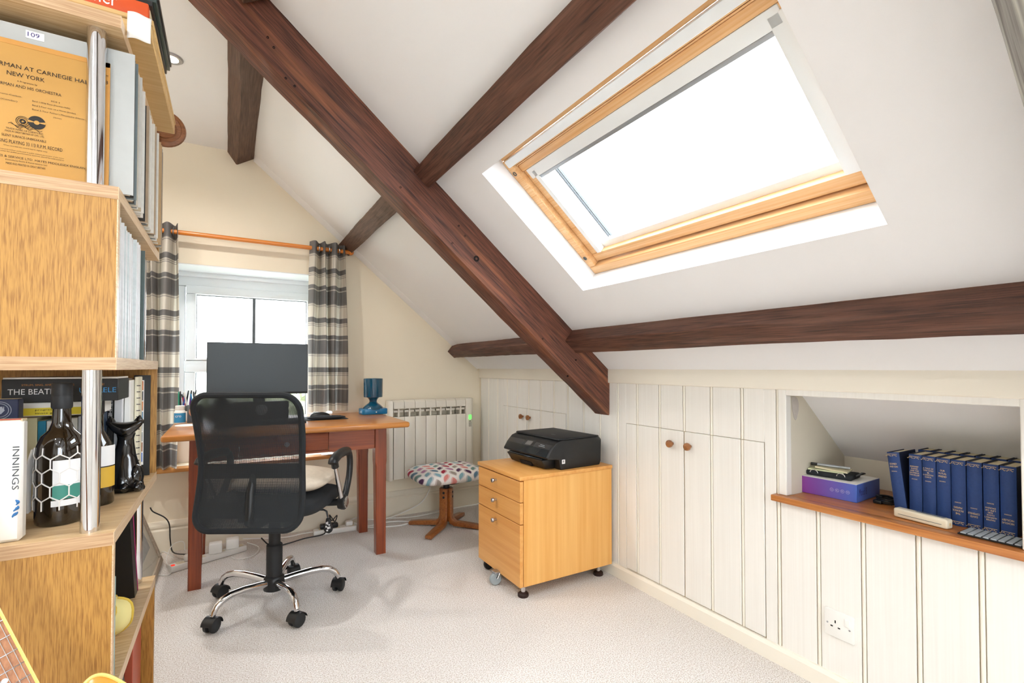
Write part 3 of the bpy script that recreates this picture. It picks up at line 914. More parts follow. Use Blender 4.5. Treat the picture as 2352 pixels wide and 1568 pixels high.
def curtain(x0, x1, z0, z1, folds, amp, label, flare=0.0, seed=1, top_w=None):
    t = thing('curtain', label, 'curtain', ((x0 + x1) / 2, 3.36, z0))
    rn = random.Random(seed); ph = rn.uniform(0, 6)
    nu, nv = 96, 36
    mb = MB()
    def P(u, v):
        z = z0 + (z1 - z0) * v
        k = 1 - v
        w = 1 + flare * k
        x = (x0 + x1) / 2 + (u - .5) * (x1 - x0) * w + .008 * math.sin(u * folds * 2 * PI * .5 + z * 3)
        y = 3.36 + amp * math.sin(u * folds * 2 * PI + ph) * (1 - .12 * k * math.sin(3 * z + 5 * u)) + .006 * math.sin(7 * u + 4 * z)
        return (x, y, z)
    mb.grid(P, nu, nv)
    o = mb.build('fabric', M['plaid'], t)
    me = o.data
    # arc length across the cloth drives the vertical stripes
    uvl = me.uv_layers.new(name='UVMap')
    arc = [0.0]
    for i in range(nu):
        a, b_ = Vector(P(i / nu, .5)), Vector(P((i + 1) / nu, .5)); arc.append(arc[-1] + (a - b_).length)
    for lp in me.loops:
        vi = lp.vertex_index; i = vi % (nu + 1); j = vi // (nu + 1)
        uvl.data[lp.index].uv = (arc[i], z0 + (z1 - z0) * j / nv)
    for k in range(int(folds * 2)):
        u = (k + .5 - ph / PI) / (folds * 2)
        u = u % 1.0
        x = x0 + (x1 - x0) * u
        ring = [(x, 3.36 + .021 * math.cos(a), 1.84 + .021 * math.sin(a)) for a in [2 * PI * q / 18 for q in range(18)]]
        MB().tube(ring, .004, 6, closed=True).build('eyelet', M['steel'], t)
    return t


curtain(-.47, -.252, .49, 1.885, 3.5, .038, 'grey and cream checked curtain bunched beside the shelf tower', .02, 4)
curtain(.452, .672, .775, 1.885, 3.5, .038, 'grey and cream checked curtain hanging right behind the monitor', .10, 9)

# ================================================================== DESK
DX0, DX1, DY0, DY1, DZ = -.254, .860, 2.575, 3.325, .765
dk = thing('desk', 'red brown pine desk with honey coloured top in front of the window', 'desk', ((DX0 + DX1) / 2, (DY0 + DY1) / 2, 0))
B(DX0, DY0, DZ - .030, DX1, DY1, DZ).build('desktop', M['desk_top'], dk, bevel=.011, segs=3)
for x in (-.128, .752):
    for y in (2.80, 3.22):
        mb = MB(); a, b_ = .032, .027
        ox = .006 if x > 0 else -.006
        prof = [(0.0, b_, 0), (.10, b_ + .0, 0), (.12, b_ + .001, .004), (.50, a - .001, .007), (.53, a, 0), (.735, a, 0)]
        rings = []
        for z, hw, c in prof:
            c = max(c, .0015)
            rings.append([(x + ox * (1 - z / .735) + sx * (hw - (c if q else 0)), y + sy * (hw - (0 if q else c)), z) for sx, sy, q in ((1, -1, 1), (1, -1, 0), (1, 1, 0), (1, 1, 1), (-1, 1, 1), (-1, 1, 0), (-1, -1, 0), (-1, -1, 1))])
        n = 8
        vs = [p for r_ in rings for p in r_]
        # order ring counter-clockwise
        order = [1, 2, 3, 4, 5, 6, 7, 0]
        fs = []
        for i in range(len(rings) - 1):
            for k in range(n):
                fs.append((i * n + order[k], i * n + order[(k + 1) % n], (i + 1) * n + order[(k + 1) % n], (i + 1) * n + order[k]))
        fs.append(tuple(order[::-1])); fs.append(tuple((len(rings) - 1) * n + k for k in order))
        mb.add(vs, fs); mb.build('leg', M['desk'], dk, smooth=False)
for a in ((-.096, 2.778, .603, .045, 2.80, .735), (.472, 2.778, .603, .72, 2.80, .735), (.045, 2.778, .603, .472, 2.80, .615), (.045, 2.778, .712, .472, 2.80, .735)):
    B(*a).build('apron', M['desk_x'], dk, bevel=.0015, segs=1)
for a in ((-.096, 3.22, .603, .72, 3.245, .735),): B(*a).build('apron', M['desk_x'], dk)
for x in (-.15, .745): B(x, 2.83, .603, x + .025, 3.19, .735).build('apron', M['desk_x'], dk)
dr = B(.048, 2.772, .617, .469, 2.80, .710).build('drawer', M['desk_x'], dk, bevel=.002)
B(.06, 2.80, .62, .456, 3.15, .70).build('drawer_box', M['desk_x'], dr)
mb = MB(); mb.lathe([(.009, 0), (.006, .012), (.012, .018), (.013, .026), (.006, .031), (.001, .032)], (.262, 2.772, .665), 14, Matrix.Rotation(PI / 2, 3, 'X')); mb.build('handle', M['steel'], dr)

# ================================================================== MONITOR
mt = thing('monitor', 'black flat screen monitor standing on the pine desk', 'monitor', (.155, 3.2, DZ))
MZ0, MZ1, MX0, MX1 = .905, 1.206, -.108, .417
B(MX0, 3.19, MZ0, MX1, 3.225, MZ1).build('housing', M['black'], mt, bevel=.004)
B(MX0 + .004, 3.1885, MZ0 + .012, MX1 - .004, 3.1905, MZ1 - .004).build('screen', M['screen'], mt, smooth=False)
B(.125, 3.22, .78, .185, 3.245, 1.05).build('stand', M['black'], mt, bevel=.004)
B(.035, 3.13, DZ, .275, 3.29, DZ + .012).build('base', M['black'], mt, bevel=.004)

# a squat black desktop speaker unit with round badge seen through the chair mesh
sp = thing('desk_speaker', 'black speaker unit with a round badge under the monitor', 'speaker', (.16, 3.09, DZ))
B(.02, 3.06, DZ, .30, 3.12, DZ + .105).build('case', M['black'], sp, bevel=.008)
MB().lathe([(.030, 0), (.030, .002), (.024, .0025), (.001, .0026)], (.16, 3.06, DZ + .06), 24, Matrix.Rotation(PI / 2, 3, 'X')).build('badge', M['grey_metal'], sp)

# keyboard
kb = thing('keyboard', 'flat black keyboard on the desk behind the chair back', 'keyboard', (.17, 2.86, DZ))
B(-.06, 2.79, DZ, .36, 2.92, DZ + .016).build('case', M['black'], kb, bevel=.004)
mb = MB()
for r_ in range(5):
    for c in range(15):
        mb.box(-.05 + c * .027, 2.798 + r_ * .0235, DZ + .016, -.05 + c * .027 + .023, 2.798 + r_ * .0235 + .019, DZ + .021)
ky = mb.build('keys', M['blacksoft'], kb, smooth=False); ky['kind'] = 'stuff'

# mouse mat with wrist rest and mouse
mm = thing('mouse_mat', 'thin black mouse mat with padded wrist rest on the desk', 'mouse mat', (.50, 2.98, DZ))
B(.375, 2.90, DZ, .60, 3.13, DZ + .003).build('mat', M['blackfabric'], mm, bevel=.001)
MB().ball((.485, 2.925, DZ + .0125), (.105, .028, .012), 20, 10).build('wrist_rest', M['blackfabric'], mm)
ms = thing('computer_mouse', 'black computer mouse on the mouse mat', 'mouse', (.46, 3.0, DZ + .003))
def mouse_top(u, v):
    a = 2 * PI * u; r_ = math.sin(v * PI / 2)
    return (.46 + .058 * r_ * math.cos(a) * (1 + .05 * math.cos(a)), 3.02 + .032 * r_ * math.sin(a), DZ + .003 + .034 * math.cos(v * PI / 2) ** .7)
MB().grid(mouse_top, 28, 10).build('shell', M['black'], ms)
MB().lathe([(.007, -.003), (.008, 0), (.007, .003)], (.43, 3.02, DZ + .030), 12, Matrix.Rotation(PI / 2, 3, 'X')).build('wheel', M['grey_metal'], ms)

# table lamp
lp = thing('table_lamp', 'small petrol blue table lamp on the right end of the desk', 'lamp', (.805, 3.15, DZ))
MB().lathe([(.052, .108), (.058, .108), (.0595, .112), (.0605, .226), (.0585, .227), (.0575, .114), (.03, .112)], (.805, 3.15, DZ), 36).build('shade', M['lamp_blue'], lp)
MB().lathe([(.066, .030), (.062, .042), (.046, .058), (.028, .070), (.023, .080), (.026, .092), (.036, .104), (.05, .110), (.02, .112)], (.805, 3.15, DZ), 36).build('body', M['lamp_blue'], lp)
mb = MB(); mb.prism([(.805 + .083 * math.copysign(abs(math.cos(a)) ** .35, math.cos(a)), 3.15 + .060 * math.copysign(abs(math.sin(a)) ** .35, math.sin(a)), DZ) for a in [2 * PI * k / 40 for k in range(40)]], (0, 0, .036))
pb = mb.build('base', M['lamp_blue2'], lp, bevel=.005)
MB().ball((.81, 3.089, DZ + .015), .0045, 10, 6).build('switch', M['white_plastic'], pb)

# pen organiser, bottle, photo, coaster on the desk's left end
po = thing('pen_holder', 'black and clear pen holder crammed with pens by the window', 'pen holder', (-.205, 3.26, DZ))
B(-.245, 3.23, DZ, -.155, 3.30, DZ + .055).build('tray', M['white_plastic'], po, bevel=.003)
B(-.243, 3.232, DZ + .055, -.157, 3.298, DZ + .085).build('cup', M['gasket'], po, bevel=.002)
rn = random.Random(11)
pcols = ['#1E8A6A', '#202428', '#C9CDD2', '#2A4FA0', '#111315', '#B02A3A', '#E8E6E0', '#6A3A8A', '#14181A', '#D8D4C8', '#1B7AA8', '#2B2E33']
for i, c in enumerate(pcols):
    pen = thing('pen', ['green', 'charcoal', 'silver', 'blue', 'black', 'red', 'white', 'purple', 'glossy black', 'cream', 'turquoise', 'dark grey'][i] + ' pen standing in the crowded pen holder', 'pen', (-.238 + .0068 * i, 3.245 + .04 * rn.random(), DZ + .06), group='pens in the holder')
    b0 = Vector(pen.location); d = Vector((rn.uniform(-.25, .15), rn.uniform(-.1, .1), 1)).normalized()
    L_ = .09 + rn.uniform(0, .03)
    MB().tube([b0, b0 + d * L_ * .8], .0042, 8).build('barrel', plain('pen_' + c[1:], c, .35), pen)
    MB().tube([b0 + d * L_ * .8, b0 + d * L_], [.0045, .003], 8).build('cap', M['black'] if i % 2 else plain('cap_' + c[1:], c, .3), pen)
bt = thing('pill_bottle', 'white plastic tub with blue label on the desk', 'bottle', (-.222, 3.10, DZ))
MB().lathe([(.024, 0), (.026, .003), (.026, .062), (.022, .070), (.019, .072)], (-.222, 3.10, DZ), 24).build('body', M['white_plastic'], bt)
MB().lathe([(.020, .072), (.021, .074), (.021, .094), (.019, .096)], (-.222, 3.10, DZ), 24).build('cap', M['white_plastic'], bt)
M['blue_label'] = plain('bright_blue_label', '#2E8CC0', .4)
lb = MB(); lb.tube([(-.222, 3.10, DZ + .008), (-.222, 3.10, DZ + .058)], .0264, 24, cap=False); lbo = lb.build('label', M['blue_label'], bt)
mb = MB(); put_text(mb, 'cro', (-.240, 3.0722, DZ + .036), (1, 0, 0), (0, 0, 1), .026, .010); mb.build('lettering', M['white_print'], lbo, smooth=False)
pf = thing('photo_card', 'small photo of a baby standing on the desk', 'photo', (-.165, 3.13, DZ))
B(-.192, 3.128, DZ, -.120, 3.133, DZ + .095).build('card', plain('grey_card', '#5E6468', .5), pf, smooth=False)
MB().ball((-.163, 3.1275, DZ + .058), (.022, .0012, .026), 16, 10).build('portrait', plain('skin_tone_print', '#C98E6C', .6), pf)
MB().ball((-.158, 3.1270, DZ + .081), (.018, .0012, .008), 14, 8).build('hair', plain('brown_print', '#5A3A28', .6), pf)
cs = thing('coaster', 'white round coaster near the desk edge', 'coaster', (-.18, 2.98, DZ))
MB().lathe([(.055, 0), (.056, .002), (.054, .004)], (-.18, 2.98, DZ), 28).build('disc', M['paper'], cs)
mgp = thing('green_pot', 'dark green pot on the desk behind the chair mesh', 'pot', (-.04, 3.10, DZ))
MB().lathe([(.028, 0), (.034, .075), (.031, .075), (.026, .01)], (-.04, 3.10, DZ), 24).build('pot', plain('green_glaze', '#1E5A46', .3), mgp)

# things on the window board below the desk
cv = thing('canvas', 'small blank white canvas leaning on the window board', 'canvas', (-.25, 3.55, .485))
B(-.30, 3.55, .4855, -.16, 3.57, .70).build('panel', M['paper'], cv, bevel=.002)
for i, (x, c) in enumerate(((-.315, '#3A3A3E'), (-.29, '#E8E4DC'), (-.275, '#C9B48A'))):
    b_ = thing('notebook', ['dark', 'white', 'buff'][i] + ' spiral notebook standing on the window board', 'notebook', (x, 3.50, .485), group='notebooks on the window board')
    B(x - .006, 3.47, .4855, x + .006, 3.62, .66).build('cover', plain('notebook_' + c[1:], c, .6), b_, bevel=.001)
pp = thing('paper_pile', 'loose white papers lying on the window board', 'papers', (.60, 3.40, .485))
for k in range(4):
    Mz = Matrix.Rotation(.2 * k - .3, 3, 'Z')
    MB().obox((.585 + .01 * k, 3.41, .4862 + .0016 * k), (.10, .07, .0014), Mz).build('sheet', M['paper'], pp, smooth=False)

# ================================================================== OFFICE CHAIR
CA = R(61.0 - 90.0)
ch = thing('office_chair', 'black mesh office chair with chrome star base pulled up to the desk', 'chair', (.185, 2.444, 0), CA)
MC = ROOTM[ch.name]
def CW(x, y, z): return MC @ Vector((x, y, z))
def back_y(z): 
    k = (z - .66) / .29
    return -.205 - .055 * k * k - (.012 if k > 0 else 0) * k
def rrect(hw, z0, z1, r, n=8, waist=.0):
    pts = []
    for cx_, cz_, a0 in ((hw - r, z1 - r, 0), (-hw + r, z1 - r, 90), (-hw + r, z0 + r, 180), (hw - r, z0 + r, 270)):
        for k in range(n + 1):
            a = R(a0 + 90 * k / n); pts.append((cx_ + r * math.cos(a), cz_ + r * math.sin(a)))
    out = []
    for i, p in enumerate(pts):
        q_ = pts[(i + 1) % len(pts)]
        d = math.hypot(q_[0] - p[0], q_[1] - p[1]); m = max(1, int(d / .035))
        for k in range(m): out.append((p[0] + (q_[0] - p[0]) * k / m, p[1] + (q_[1] - p[1]) * k / m))
    return out
BZ_0, BZ_1, BHW = .405, .952, .212
def wsc(z):  # outline slightly slimmer at waist
    return 1 - .035 * math.exp(-((z - .66) / .10) ** 2)
loop = [CW(x * wsc(z), back_y(z), z) for x, z in rrect(BHW, BZ_0, BZ_1, .065)]
MB().tube(loop, .0125, 8, closed=True).build('back_frame', M['blackfabric'], ch)
def inside(u, v):
    z = BZ_0 + .008 + (BZ_1 - BZ_0 - .016) * v
    dz = max(0, .058 - min(z - BZ_0, BZ_1 - z)); hw = (BHW - .004) - (.065 - math.sqrt(max(0, .065 ** 2 - dz ** 2)))
    return (u * 2 - 1) * hw * wsc(z), z
for nm, off in (('mesh_back', -.006), ('mesh_front', .012)):
    MB().grid(lambda u, v: CW(inside(u, v)[0], back_y(inside(u, v)[1]) + off, inside(u, v)[1]), 16, 30).build(nm, M['mesh'], ch)
def strip(z0, z1, off, name, mat, hw=.2):
    MB().grid(lambda u, v: CW((u * 2 - 1) * hw, back_y(z0 + (z1 - z0) * v) + off, z0 + (z1 - z0) * v), 10, 6).build(name, mat, ch)
strip(.605, .665, .006, 'lumbar_band', M['blackfabric'])
# spine joining back to seat
MB().tube([CW(0, -.06, .40), CW(0, -.18, .405), CW(0, -.225, .43), CW(0, -.215, .55), CW(0, -.190, .62)], [.022, .022, .020, .018, .012], 10).build('back_support', M['black'], ch)
# seat cushion
def cushion(P, hx, hy, hz, ex=.35):
    return None
mb = MB()
def seat_pt(u, v):
    a = 2 * PI * u; th = PI * (v - .5)
    ce = lambda t_, e: math.copysign(abs(math.cos(t_)) ** e, math.cos(t_)); se = lambda t_, e: math.copysign(abs(math.sin(t_)) ** e, math.sin(t_))
    x = .245 * ce(th, .35) * ce(a, .45); y = .03 + .235 * ce(th, .35) * se(a, .45); z = .462 + .042 * se(th, .6)
    if y > .15: z -= (y - .15) * .25
    if y < -.1: z += (-.1 - y) * .05
    return CW(x, y, z)
mb.grid(seat_pt, 40, 14).build('seat', M['blackfabric'], ch)
MB().obox(CW(0, .02, .408), (.22, .26, .03), MC.to_3x3()).build('mechanism', M['black'], ch, bevel=.006)
# arms
for s in (1, -1):
    X = .288 * s
    ar = MB().tube([CW(.20 * s, .06, .432), CW(X, .06, .436)], .016, 10).build('arm', M['black'], ch)
    path = [CW(X, .055, .44), CW(X, .10, .475), CW(X, .145, .54), CW(X, .158, .60), CW(X, .145, .645), CW(X, .10, .665), CW(X, .0, .668), CW(X, -.07, .655), CW(X, -.085, .64)]
    # smooth the path
    sm = []
    for i in range(len(path) - 1):
        p0, p1, p2, p3 = path[max(i - 1, 0)], path[i], path[i + 1], path[min(i + 2, len(path) - 1)]
        for k in range(4):
            t_ = k / 4
            sm.append(.5 * ((2 * p1) + (p2 - p0) * t_ + (2 * p0 - 5 * p1 + 4 * p2 - p3) * t_ ** 2 + (3 * p1 - p0 - 3 * p2 + p3) * t_ ** 3))
    sm.append(path[-1])
    MB().tube(sm, [.015 + .006 * (1 if i > len(sm) * .55 else 0) for i in range(len(sm))], 10).build('armrest', M['black'], ar)
    MB().tube([CW(X, .045, .44), CW(X, -.06, .635)], .0105, 10).build('post', M['chrome'], ar)
    MB().tube([CW(X, -.052, .62), CW(X, -.064, .645)], .0165, 10).build('collar', M['black'], ar)
    Mx = MC.to_3x3() @ Matrix.Rotation(PI / 2 * s, 3, 'Y')
    MB().lathe([(.030, -.016), (.034, 0), (.034, .012), (.030, .016)], CW(X, .05, .437), 20, Mx).build('joint', M['black'], ar)
    MB().lathe([(.027, .015), (.027, .019), (.022, .021), (.001, .021)], CW(X, .05, .437), 24, Mx).build('joint_cap', M['chrome'], ar)
# column, hub
MB().lathe([(.0245, .20), (.0245, .40), (.02, .401)], CW(0, 0, 0), 24).build('gas_column', M['blacksoft'], ch)
MB().lathe([(.0335, .115), (.0335, .262), (.030, .266), (.027, .262)], CW(0, 0, 0), 26).build('column_cover', M['blacksoft'], ch)
MB().lathe([(.036, .062), (.044, .066), (.046, .10), (.042, .118), (.034, .126), (.03, .127)], CW(0, 0, 0), 26).build('hub', M['black'], ch)
for k in range(5):
    a = R(67.5 + 72 * k)
    d = Vector((math.cos(a), math.sin(a), 0)); o = Vector((.185, 2.444, 0))
    prof = [(.03, .098), (.09, .108), (.15, .116), (.20, .117), (.235, .110), (.258, .095), (.270, .076), (.274, .062)]
    rad = [.0165, .016, .0155, .015, .0145, .0135, .0125, .011]
    MB().tube([o + d * r_ + Vector((0, 0, z)) for r_, z in prof], rad, 12).build('base_arm', M['chrome'], ch)
    ca = a + R([40, 75, 20, 110, 60][k])
    cd = Vector((math.cos(ca), math.sin(ca), 0)); cp = o + d * .276; ax = Vector((-cd.y, cd.x, 0))
    cst = MB()
    Mw = Matrix((cd, Vector((0, 0, 1)), ax)).transposed()
    for s in (-1, 1):
        cst.lathe([(.020, -.010), (.0275, -.006), (.0285, 0), (.0275, .006), (.018, .010)], cp + ax * (.0135 * s) + Vector((0, 0, .0287)), 20, Mw)
    cso = cst.build('caster', M['blacksoft'], ch)
    hood = MB()
    hood.grid(lambda u, v: cp + Vector((0, 0, .0287)) + cd * (.0325 * math.cos(PI * (.05 + .95 * u))) + Vector((0, 0, .0325 * math.sin(PI * (.05 + .95 * u)))) + ax * ((v - .5) * .050), 12, 4)
    hood.tube([cp + Vector((0, 0, .05)), cp + Vector((0, 0, .072))], .008, 8)
    hood.build('caster_hood', M['black'], cso)
# adjusting lever with a printed paddle
MB().tube([CW(.06, .04, .405), CW(.205, .04, .405), CW(.218, .04, .398), CW(.226, .04, .365)], .0045, 8).build('lever', M['black'], ch)
pdl = MB(); Mq = MC.to_3x3()
pdl.prism([CW(.226 + x, .034, .367 + z) for x, z in ((-.008, 0), (.008, 0), (.021, -.05), (.018, -.062), (.006, -.070), (-.012, -.066), (-.019, -.055))], Mq @ Vector((0, .012, 0)))
po_ = pdl.build('paddle', M['black'], ch, bevel=.003)
mb = MB()
for (x0, z0, x1, z1) in ((-.008, .340, -.004, .350), (-.002, .338, .002, .352), (.004, .334, .010, .340), (-.010, .325, -.004, .333), (-.002, .318, .006, .328), (-.006, .308, .002, .315), (.008, .320, .012, .330)):
    a_ = [CW(.226 + x, .0335, z) for x, z in ((x0, z0), (x1, z0), (x1, z1), (x0, z1))]
    mb.add(a_, [(0, 1, 2, 3)])
mb.build('printed_symbols', M['white_print'], po_, smooth=False)

# cushion on the seat
cu = thing('seat_cushion', 'beige knitted cushion lying on the office chair seat', 'cushion', CW(.03, .02, .504), CA)
def cush(u, v):
    a = 2 * PI * u; th = PI * (v - .5)
    ce = lambda t_, e: math.copysign(abs(math.cos(t_)) ** e, math.cos(t_)); se = lambda t_, e: math.copysign(abs(math.sin(t_)) ** e, math.sin(t_))
    r_ = abs(math.cos(th)) ** .75
    return CW(.035 + .205 * r_ * ce(a, .6), .04 + .185 * r_ * se(a, .6), .548 + .045 * math.sin(th) + .012 * math.sin(5 * a) * r_ * (1 - r_))
MB().grid(cush, 40, 18).build('cover', M['pillow'], cu)

# ================================================================== RADIATOR
rd = thing('radiator', 'cream electric panel radiator with green display on the gable wall', 'radiator', (1.28, 3.39, .27))
RZ0, RZ1, RY0, RY1 = .268, .83, 3.345, 3.42
segx = [.998 + .0795 * i for i in range(8)]
for i in range(7):
    x0, x1 = segx[i] + .0015, segx[i + 1] - .0015
    B(x0, RY0, RZ0 + .01, x1, RY0 + .018, RZ1 - .115).build('fin', M['rad'], rd, bevel=.003)
    B((x0 + x1) / 2 - .006, RY0 + .012, RZ1 - .115, (x0 + x1) / 2 + .006, RY1, RZ1 - .02).build('web', M['rad'], rd)
    mb = MB(); mb.prism([(x0, RY0 + .004, RZ1 - .058), (x0, RY0 + .010, RZ1 - .012), (x0, RY0 + .03, RZ1), (x0, RY1, RZ1), (x0, RY1, RZ1 - .012), (x0, RY0 + .03, RZ1 - .014), (x0, RY0 + .02, RZ1 - .03), (x0, RY0 + .014, RZ1 - .058)], (x1 - x0, 0, 0))
    mb.build('top_cover', M['rad'], rd, smooth=False)
    B(x0 + .004, RY0 + .02, RZ1 - .085, x1 - .004, RY0 + .05, RZ1 - .070).build('cross_web', M['rad'], rd)
B(segx[0], RY0 + .016, RZ0 + .03, segx[-1], RY1, RZ1 - .118).build('core', M['rad_dark'], rd, smooth=False)
mb = MB(); mb.prism([(.962, RY1, RZ0), (.962, RY0 + .03, RZ0), (.968, RY0 + .006, RZ0), (.996, RY0 - .002, RZ0), (.996, RY1, RZ0)], (0, 0, RZ1 - RZ0)); mb.build('end_panel', M['rad'], rd, bevel=.006)
mb = MB(); mb.prism([(segx[-1] + .001, RY1, RZ0), (segx[-1] + .001, RY0 - .002, RZ0), (segx[-1] + .045, RY0, RZ0), (segx[-1] + .072, RY0 + .03, RZ0), (segx[-1] + .072, RY1, RZ0)], (0, 0, RZ1 - RZ0)); cp_ = mb.build('control_panel', M['rad'], rd, bevel=.006)
B(1.577, RY0 - .006, .672, 1.597, RY0 - .0005, .704).build('display', M['green_led'], cp_, smooth=False)
B(1.580, RY0 - .0055, .655, 1.592, RY0, .660).build('button', M['black'], cp_, smooth=False)
B(1.577, RY0 - .0055, .615, 1.597, RY0, .648).build('keypad', plain('grey_keys', '#A9A498', .5), cp_, smooth=False)
for x in (1.1, 1.5): B(x, RY1, .40, x + .03, YG, .75).build('wall_bracket', M['rad_dark'], rd)

# ================================================================== FOOTSTOOL
fs_ = thing('footstool', 'footstool with leaf print cushion and teak cross base by the radiator', 'footstool', (1.262, 3.025, 0))
def fseat(u, v):
    a = 2 * PI * u; th = PI * (v - .5)
    ce = lambda t_, e: math.copysign(abs(math.cos(t_)) ** e, math.cos(t_)); se = lambda t_, e: math.copysign(abs(math.sin(t_)) ** e, math.sin(t_))
    k = abs(math.cos(th)) ** .45
    return (1.262 + .235 * k * ce(a, .42), 3.025 + .195 * k * se(a, .42), .357 + .048 * se(th, .8) + .012 * (1 - k))
MB().grid(fseat, 48, 16).build('cushion', M['leaf'], fs_)
for yy in (-.07, .06): MB().tube([(1.262 + .228 * math.cos(a), 3.025 + yy, .357 + .053 * math.sin(a) ** 1 if True else 0) for a in [PI * k / 24 for k in range(25)]], .0018, 6).build('seam', M['gasket'], fs_)
MB().lathe([(.10, .300), (.10, .308), (.02, .309)], (1.262, 3.025, 0), 24).build('seat_plate', M['black'], fs_)
MB().tube([(1.262, 3.025, .235), (1.262, 3.025, .31)], .021, 16).build('post', M['black'], fs_)
for k in range(4):
    a = R(225 + 90 * k + (3 if k % 2 else -3)); d = Vector((math.cos(a), math.sin(a), 0)); s_ = Vector((-d.y, d.x, 0))
    c = Vector((1.262, 3.025, 0))
    prof = [(.019, .262), (.043, .262), (.043, .085), (.050, .060), (.068, .046), (.20, .034), (.258, .026), (.264, .016), (.258, .002), (.20, .006), (.06, .014), (.030, .028), (.019, .055)]
    mb = MB(); mb.prism([c + d * r_ + Vector((0, 0, z)) - s_ * .022 for r_, z in prof], s_ * .044)
    lg = mb.build('leg', M['teak'], fs_, bevel=.004)
    for z in (.235, .205):
        Mx = Matrix((s_, Vector((0, 0, 1)), d)).transposed()
        MB().lathe([(.008, 0), (.008, .002), (.004, .0035), (.0005, .0035)], c + d * .043 + Vector((0, 0, z)), 14, Mx).build('bolt', M['black'], lg)

# ================================================================== FILING CABINET
cb = thing('drawer_cabinet', 'beech veneer three drawer cabinet with grey knobs on castors', 'cabinet', (1.42, 2.1, 0))
CX0, CX1, CY0, CY1, CZ0, CZ1 = 1.150, 1.700, 1.892, 2.318, .058, .545
B(CX0 + .020, CY0, CZ0, CX1, CY1, CZ1).build('body', M['beech'], cb, bevel=.0015, segs=1)
B(CX0 - .004, CY0 - .004, CZ1, CX1 + .002, CY1 + .004, CZ1 + .018).build('top', M['beech_x'], cb, bevel=.002)
for z0, z1, kz in ((.445, .539, .505), (.345, .441, .408), (CZ0, .341, .310)):
    d = B(CX0, CY0 + .002, z0, CX0 + .0185, CY1 - .002, z1).build('drawer', M['beech_x'], cb, bevel=.0012, segs=1)
    MB().lathe([(.0055, 0), (.0055, .012), (.010, .015), (.0105, .024), (.009, .026), (.0005, .0262)], (CX0, 2.12, kz), 18, Matrix.Rotation(-PI / 2, 3, 'Y')).build('knob', M['steel'], d)
# two swivel castors at the drawer end, pedestal feet with brown cups elsewhere
for (x, y) in ((1.19, 1.93), (1.645, 1.935), (1.645, 2.28)):
    f = MB().tube([(x, y, .02), (x, y, .058)], .011, 12).build('castor_fork', M['chrome'], cb)
    MB().lathe([(.024, 0), (.026, .004), (.025, .014), (.018, .02), (.012, .022)], (x, y, 0), 22).build('castor_cup', plain('dark_brown_rubber', '#2A1712', .5), f)
    B(x - .016, y - .016, .052, x + .016, y + .016, .0585).build('castor_plate', M['steel'], f)
x, y = 1.135, 2.10
f = MB().lathe([(.026, -.011), (.030, -.006), (.030, .006), (.026, .011)], (x, y, .030), 22, Matrix.Rotation(R(-8), 3, 'Z') @ Matrix.Rotation(PI / 2, 3, 'X')).build('castor_wheel', plain('grey_rubber', '#9AA3A6', .4), cb)
for s in (-1, 1):
    dv = Vector((math.cos(R(82)), math.sin(R(82)), 0)) * .0145 * s
    MB().tube([Vector((x + .004, y, .034)) + dv, Vector((x + .020, y, .062)) + dv], .006, 8).build('castor_fork', M['chrome'], f)
B(x - .012, y - .02, .060, x + .036, y + .02, .068).build('castor_plate', M['steel'], f, bevel=.002)
MB().lathe([(.024, -.01), (.027, 0), (.024, .01)], (1.19, 2.28, .027), 18, Matrix.Rotation(PI / 2, 3, 'X')).build('castor_wheel', M['black'], cb)

# ================================================================== PRINTER
pr_loc = (1.475, 2.115, CZ1 + .018)
pn = thing('printer', 'black all in one inkjet printer on top of the beech cabinet', 'printer', pr_loc, R(3))
MP = ROOTM[pn.name]
def PW(x, y, z): return MP @ Vector((x, y, z))
# local: front faces -x, width along y
pw, pdp = .196, .185        # half width, half depth
side = [(.165, .0), (.175, .02), (.178, .130), (.165, .143), (-.085, .143), (-.118, .132), (-.150, .100), (-.172, .066), (-.168, .058), (-.100, .052), (-.090, .0)]
mb = MB(); mb.prism([PW(x, -pw, z) for x, z in side], MP.to_3x3() @ Vector((0, 2 * pw, 0))); mb.build('body', M['black'], pn, bevel=.007, segs=3)
MB().hexa([PW(*p) for p in ((-.098, -pw + .006, .1435), (.172, -pw + .006, .1435), (.172, pw - .006, .1435), (-.098, pw - .006, .1435), (-.09, -pw + .010, .151), (.165, -pw + .010, .151), (.165, pw - .010, .151), (-.09, pw - .010, .151))]).build('scanner_lid', M['blacksoft'], pn, bevel=.003)
# glossy control panel
M['gloss'] = plain('glossy_black_panel', '#141B22', .15, coat=.5)
pan = [(-.1195, .1295), (-.1515, .1012), (-.1735, .068), (-.1715, .067), (-.149, .0995), (-.1175, .1272)]
mb = MB(); mb.prism([PW(x, -pw + .012, z) for x, z in pan], MP.to_3x3() @ Vector((0, 2 * pw - .024, 0))); cpn = mb.build('control_panel', M['gloss'], pn, smooth=False)
def onpan(mbx, y0, y1, k0, k1, lift):
    a, b_ = Vector((-.1195, 0, .1295)), Vector((-.1515, 0, .1012)); n_ = Vector((-(a.z - b_.z), 0, (a.x - b_.x))).normalized()
    n_ = Vector((-.66, 0, .75))
    f_ = lambda k, y: PW(*(a + (b_ - a) * k + Vector((0, y, 0)) + n_ * lift))
    mbx.add([f_(k0, y0), f_(k0, y1), f_(k1, y1), f_(k1, y0)], [(0, 1, 2, 3)]); return mbx
onpan(MB(), -.045, .045, .10, 1.1, .0012).build('display_frame', plain('display_bezel', '#2A2C2C', .3), cpn, smooth=False)
onpan(MB(), -.024, .024, .3, .92, .0018).build('display', plain('grey_display', '#6E6C6A', .3), cpn, smooth=False)
mb = MB(); 
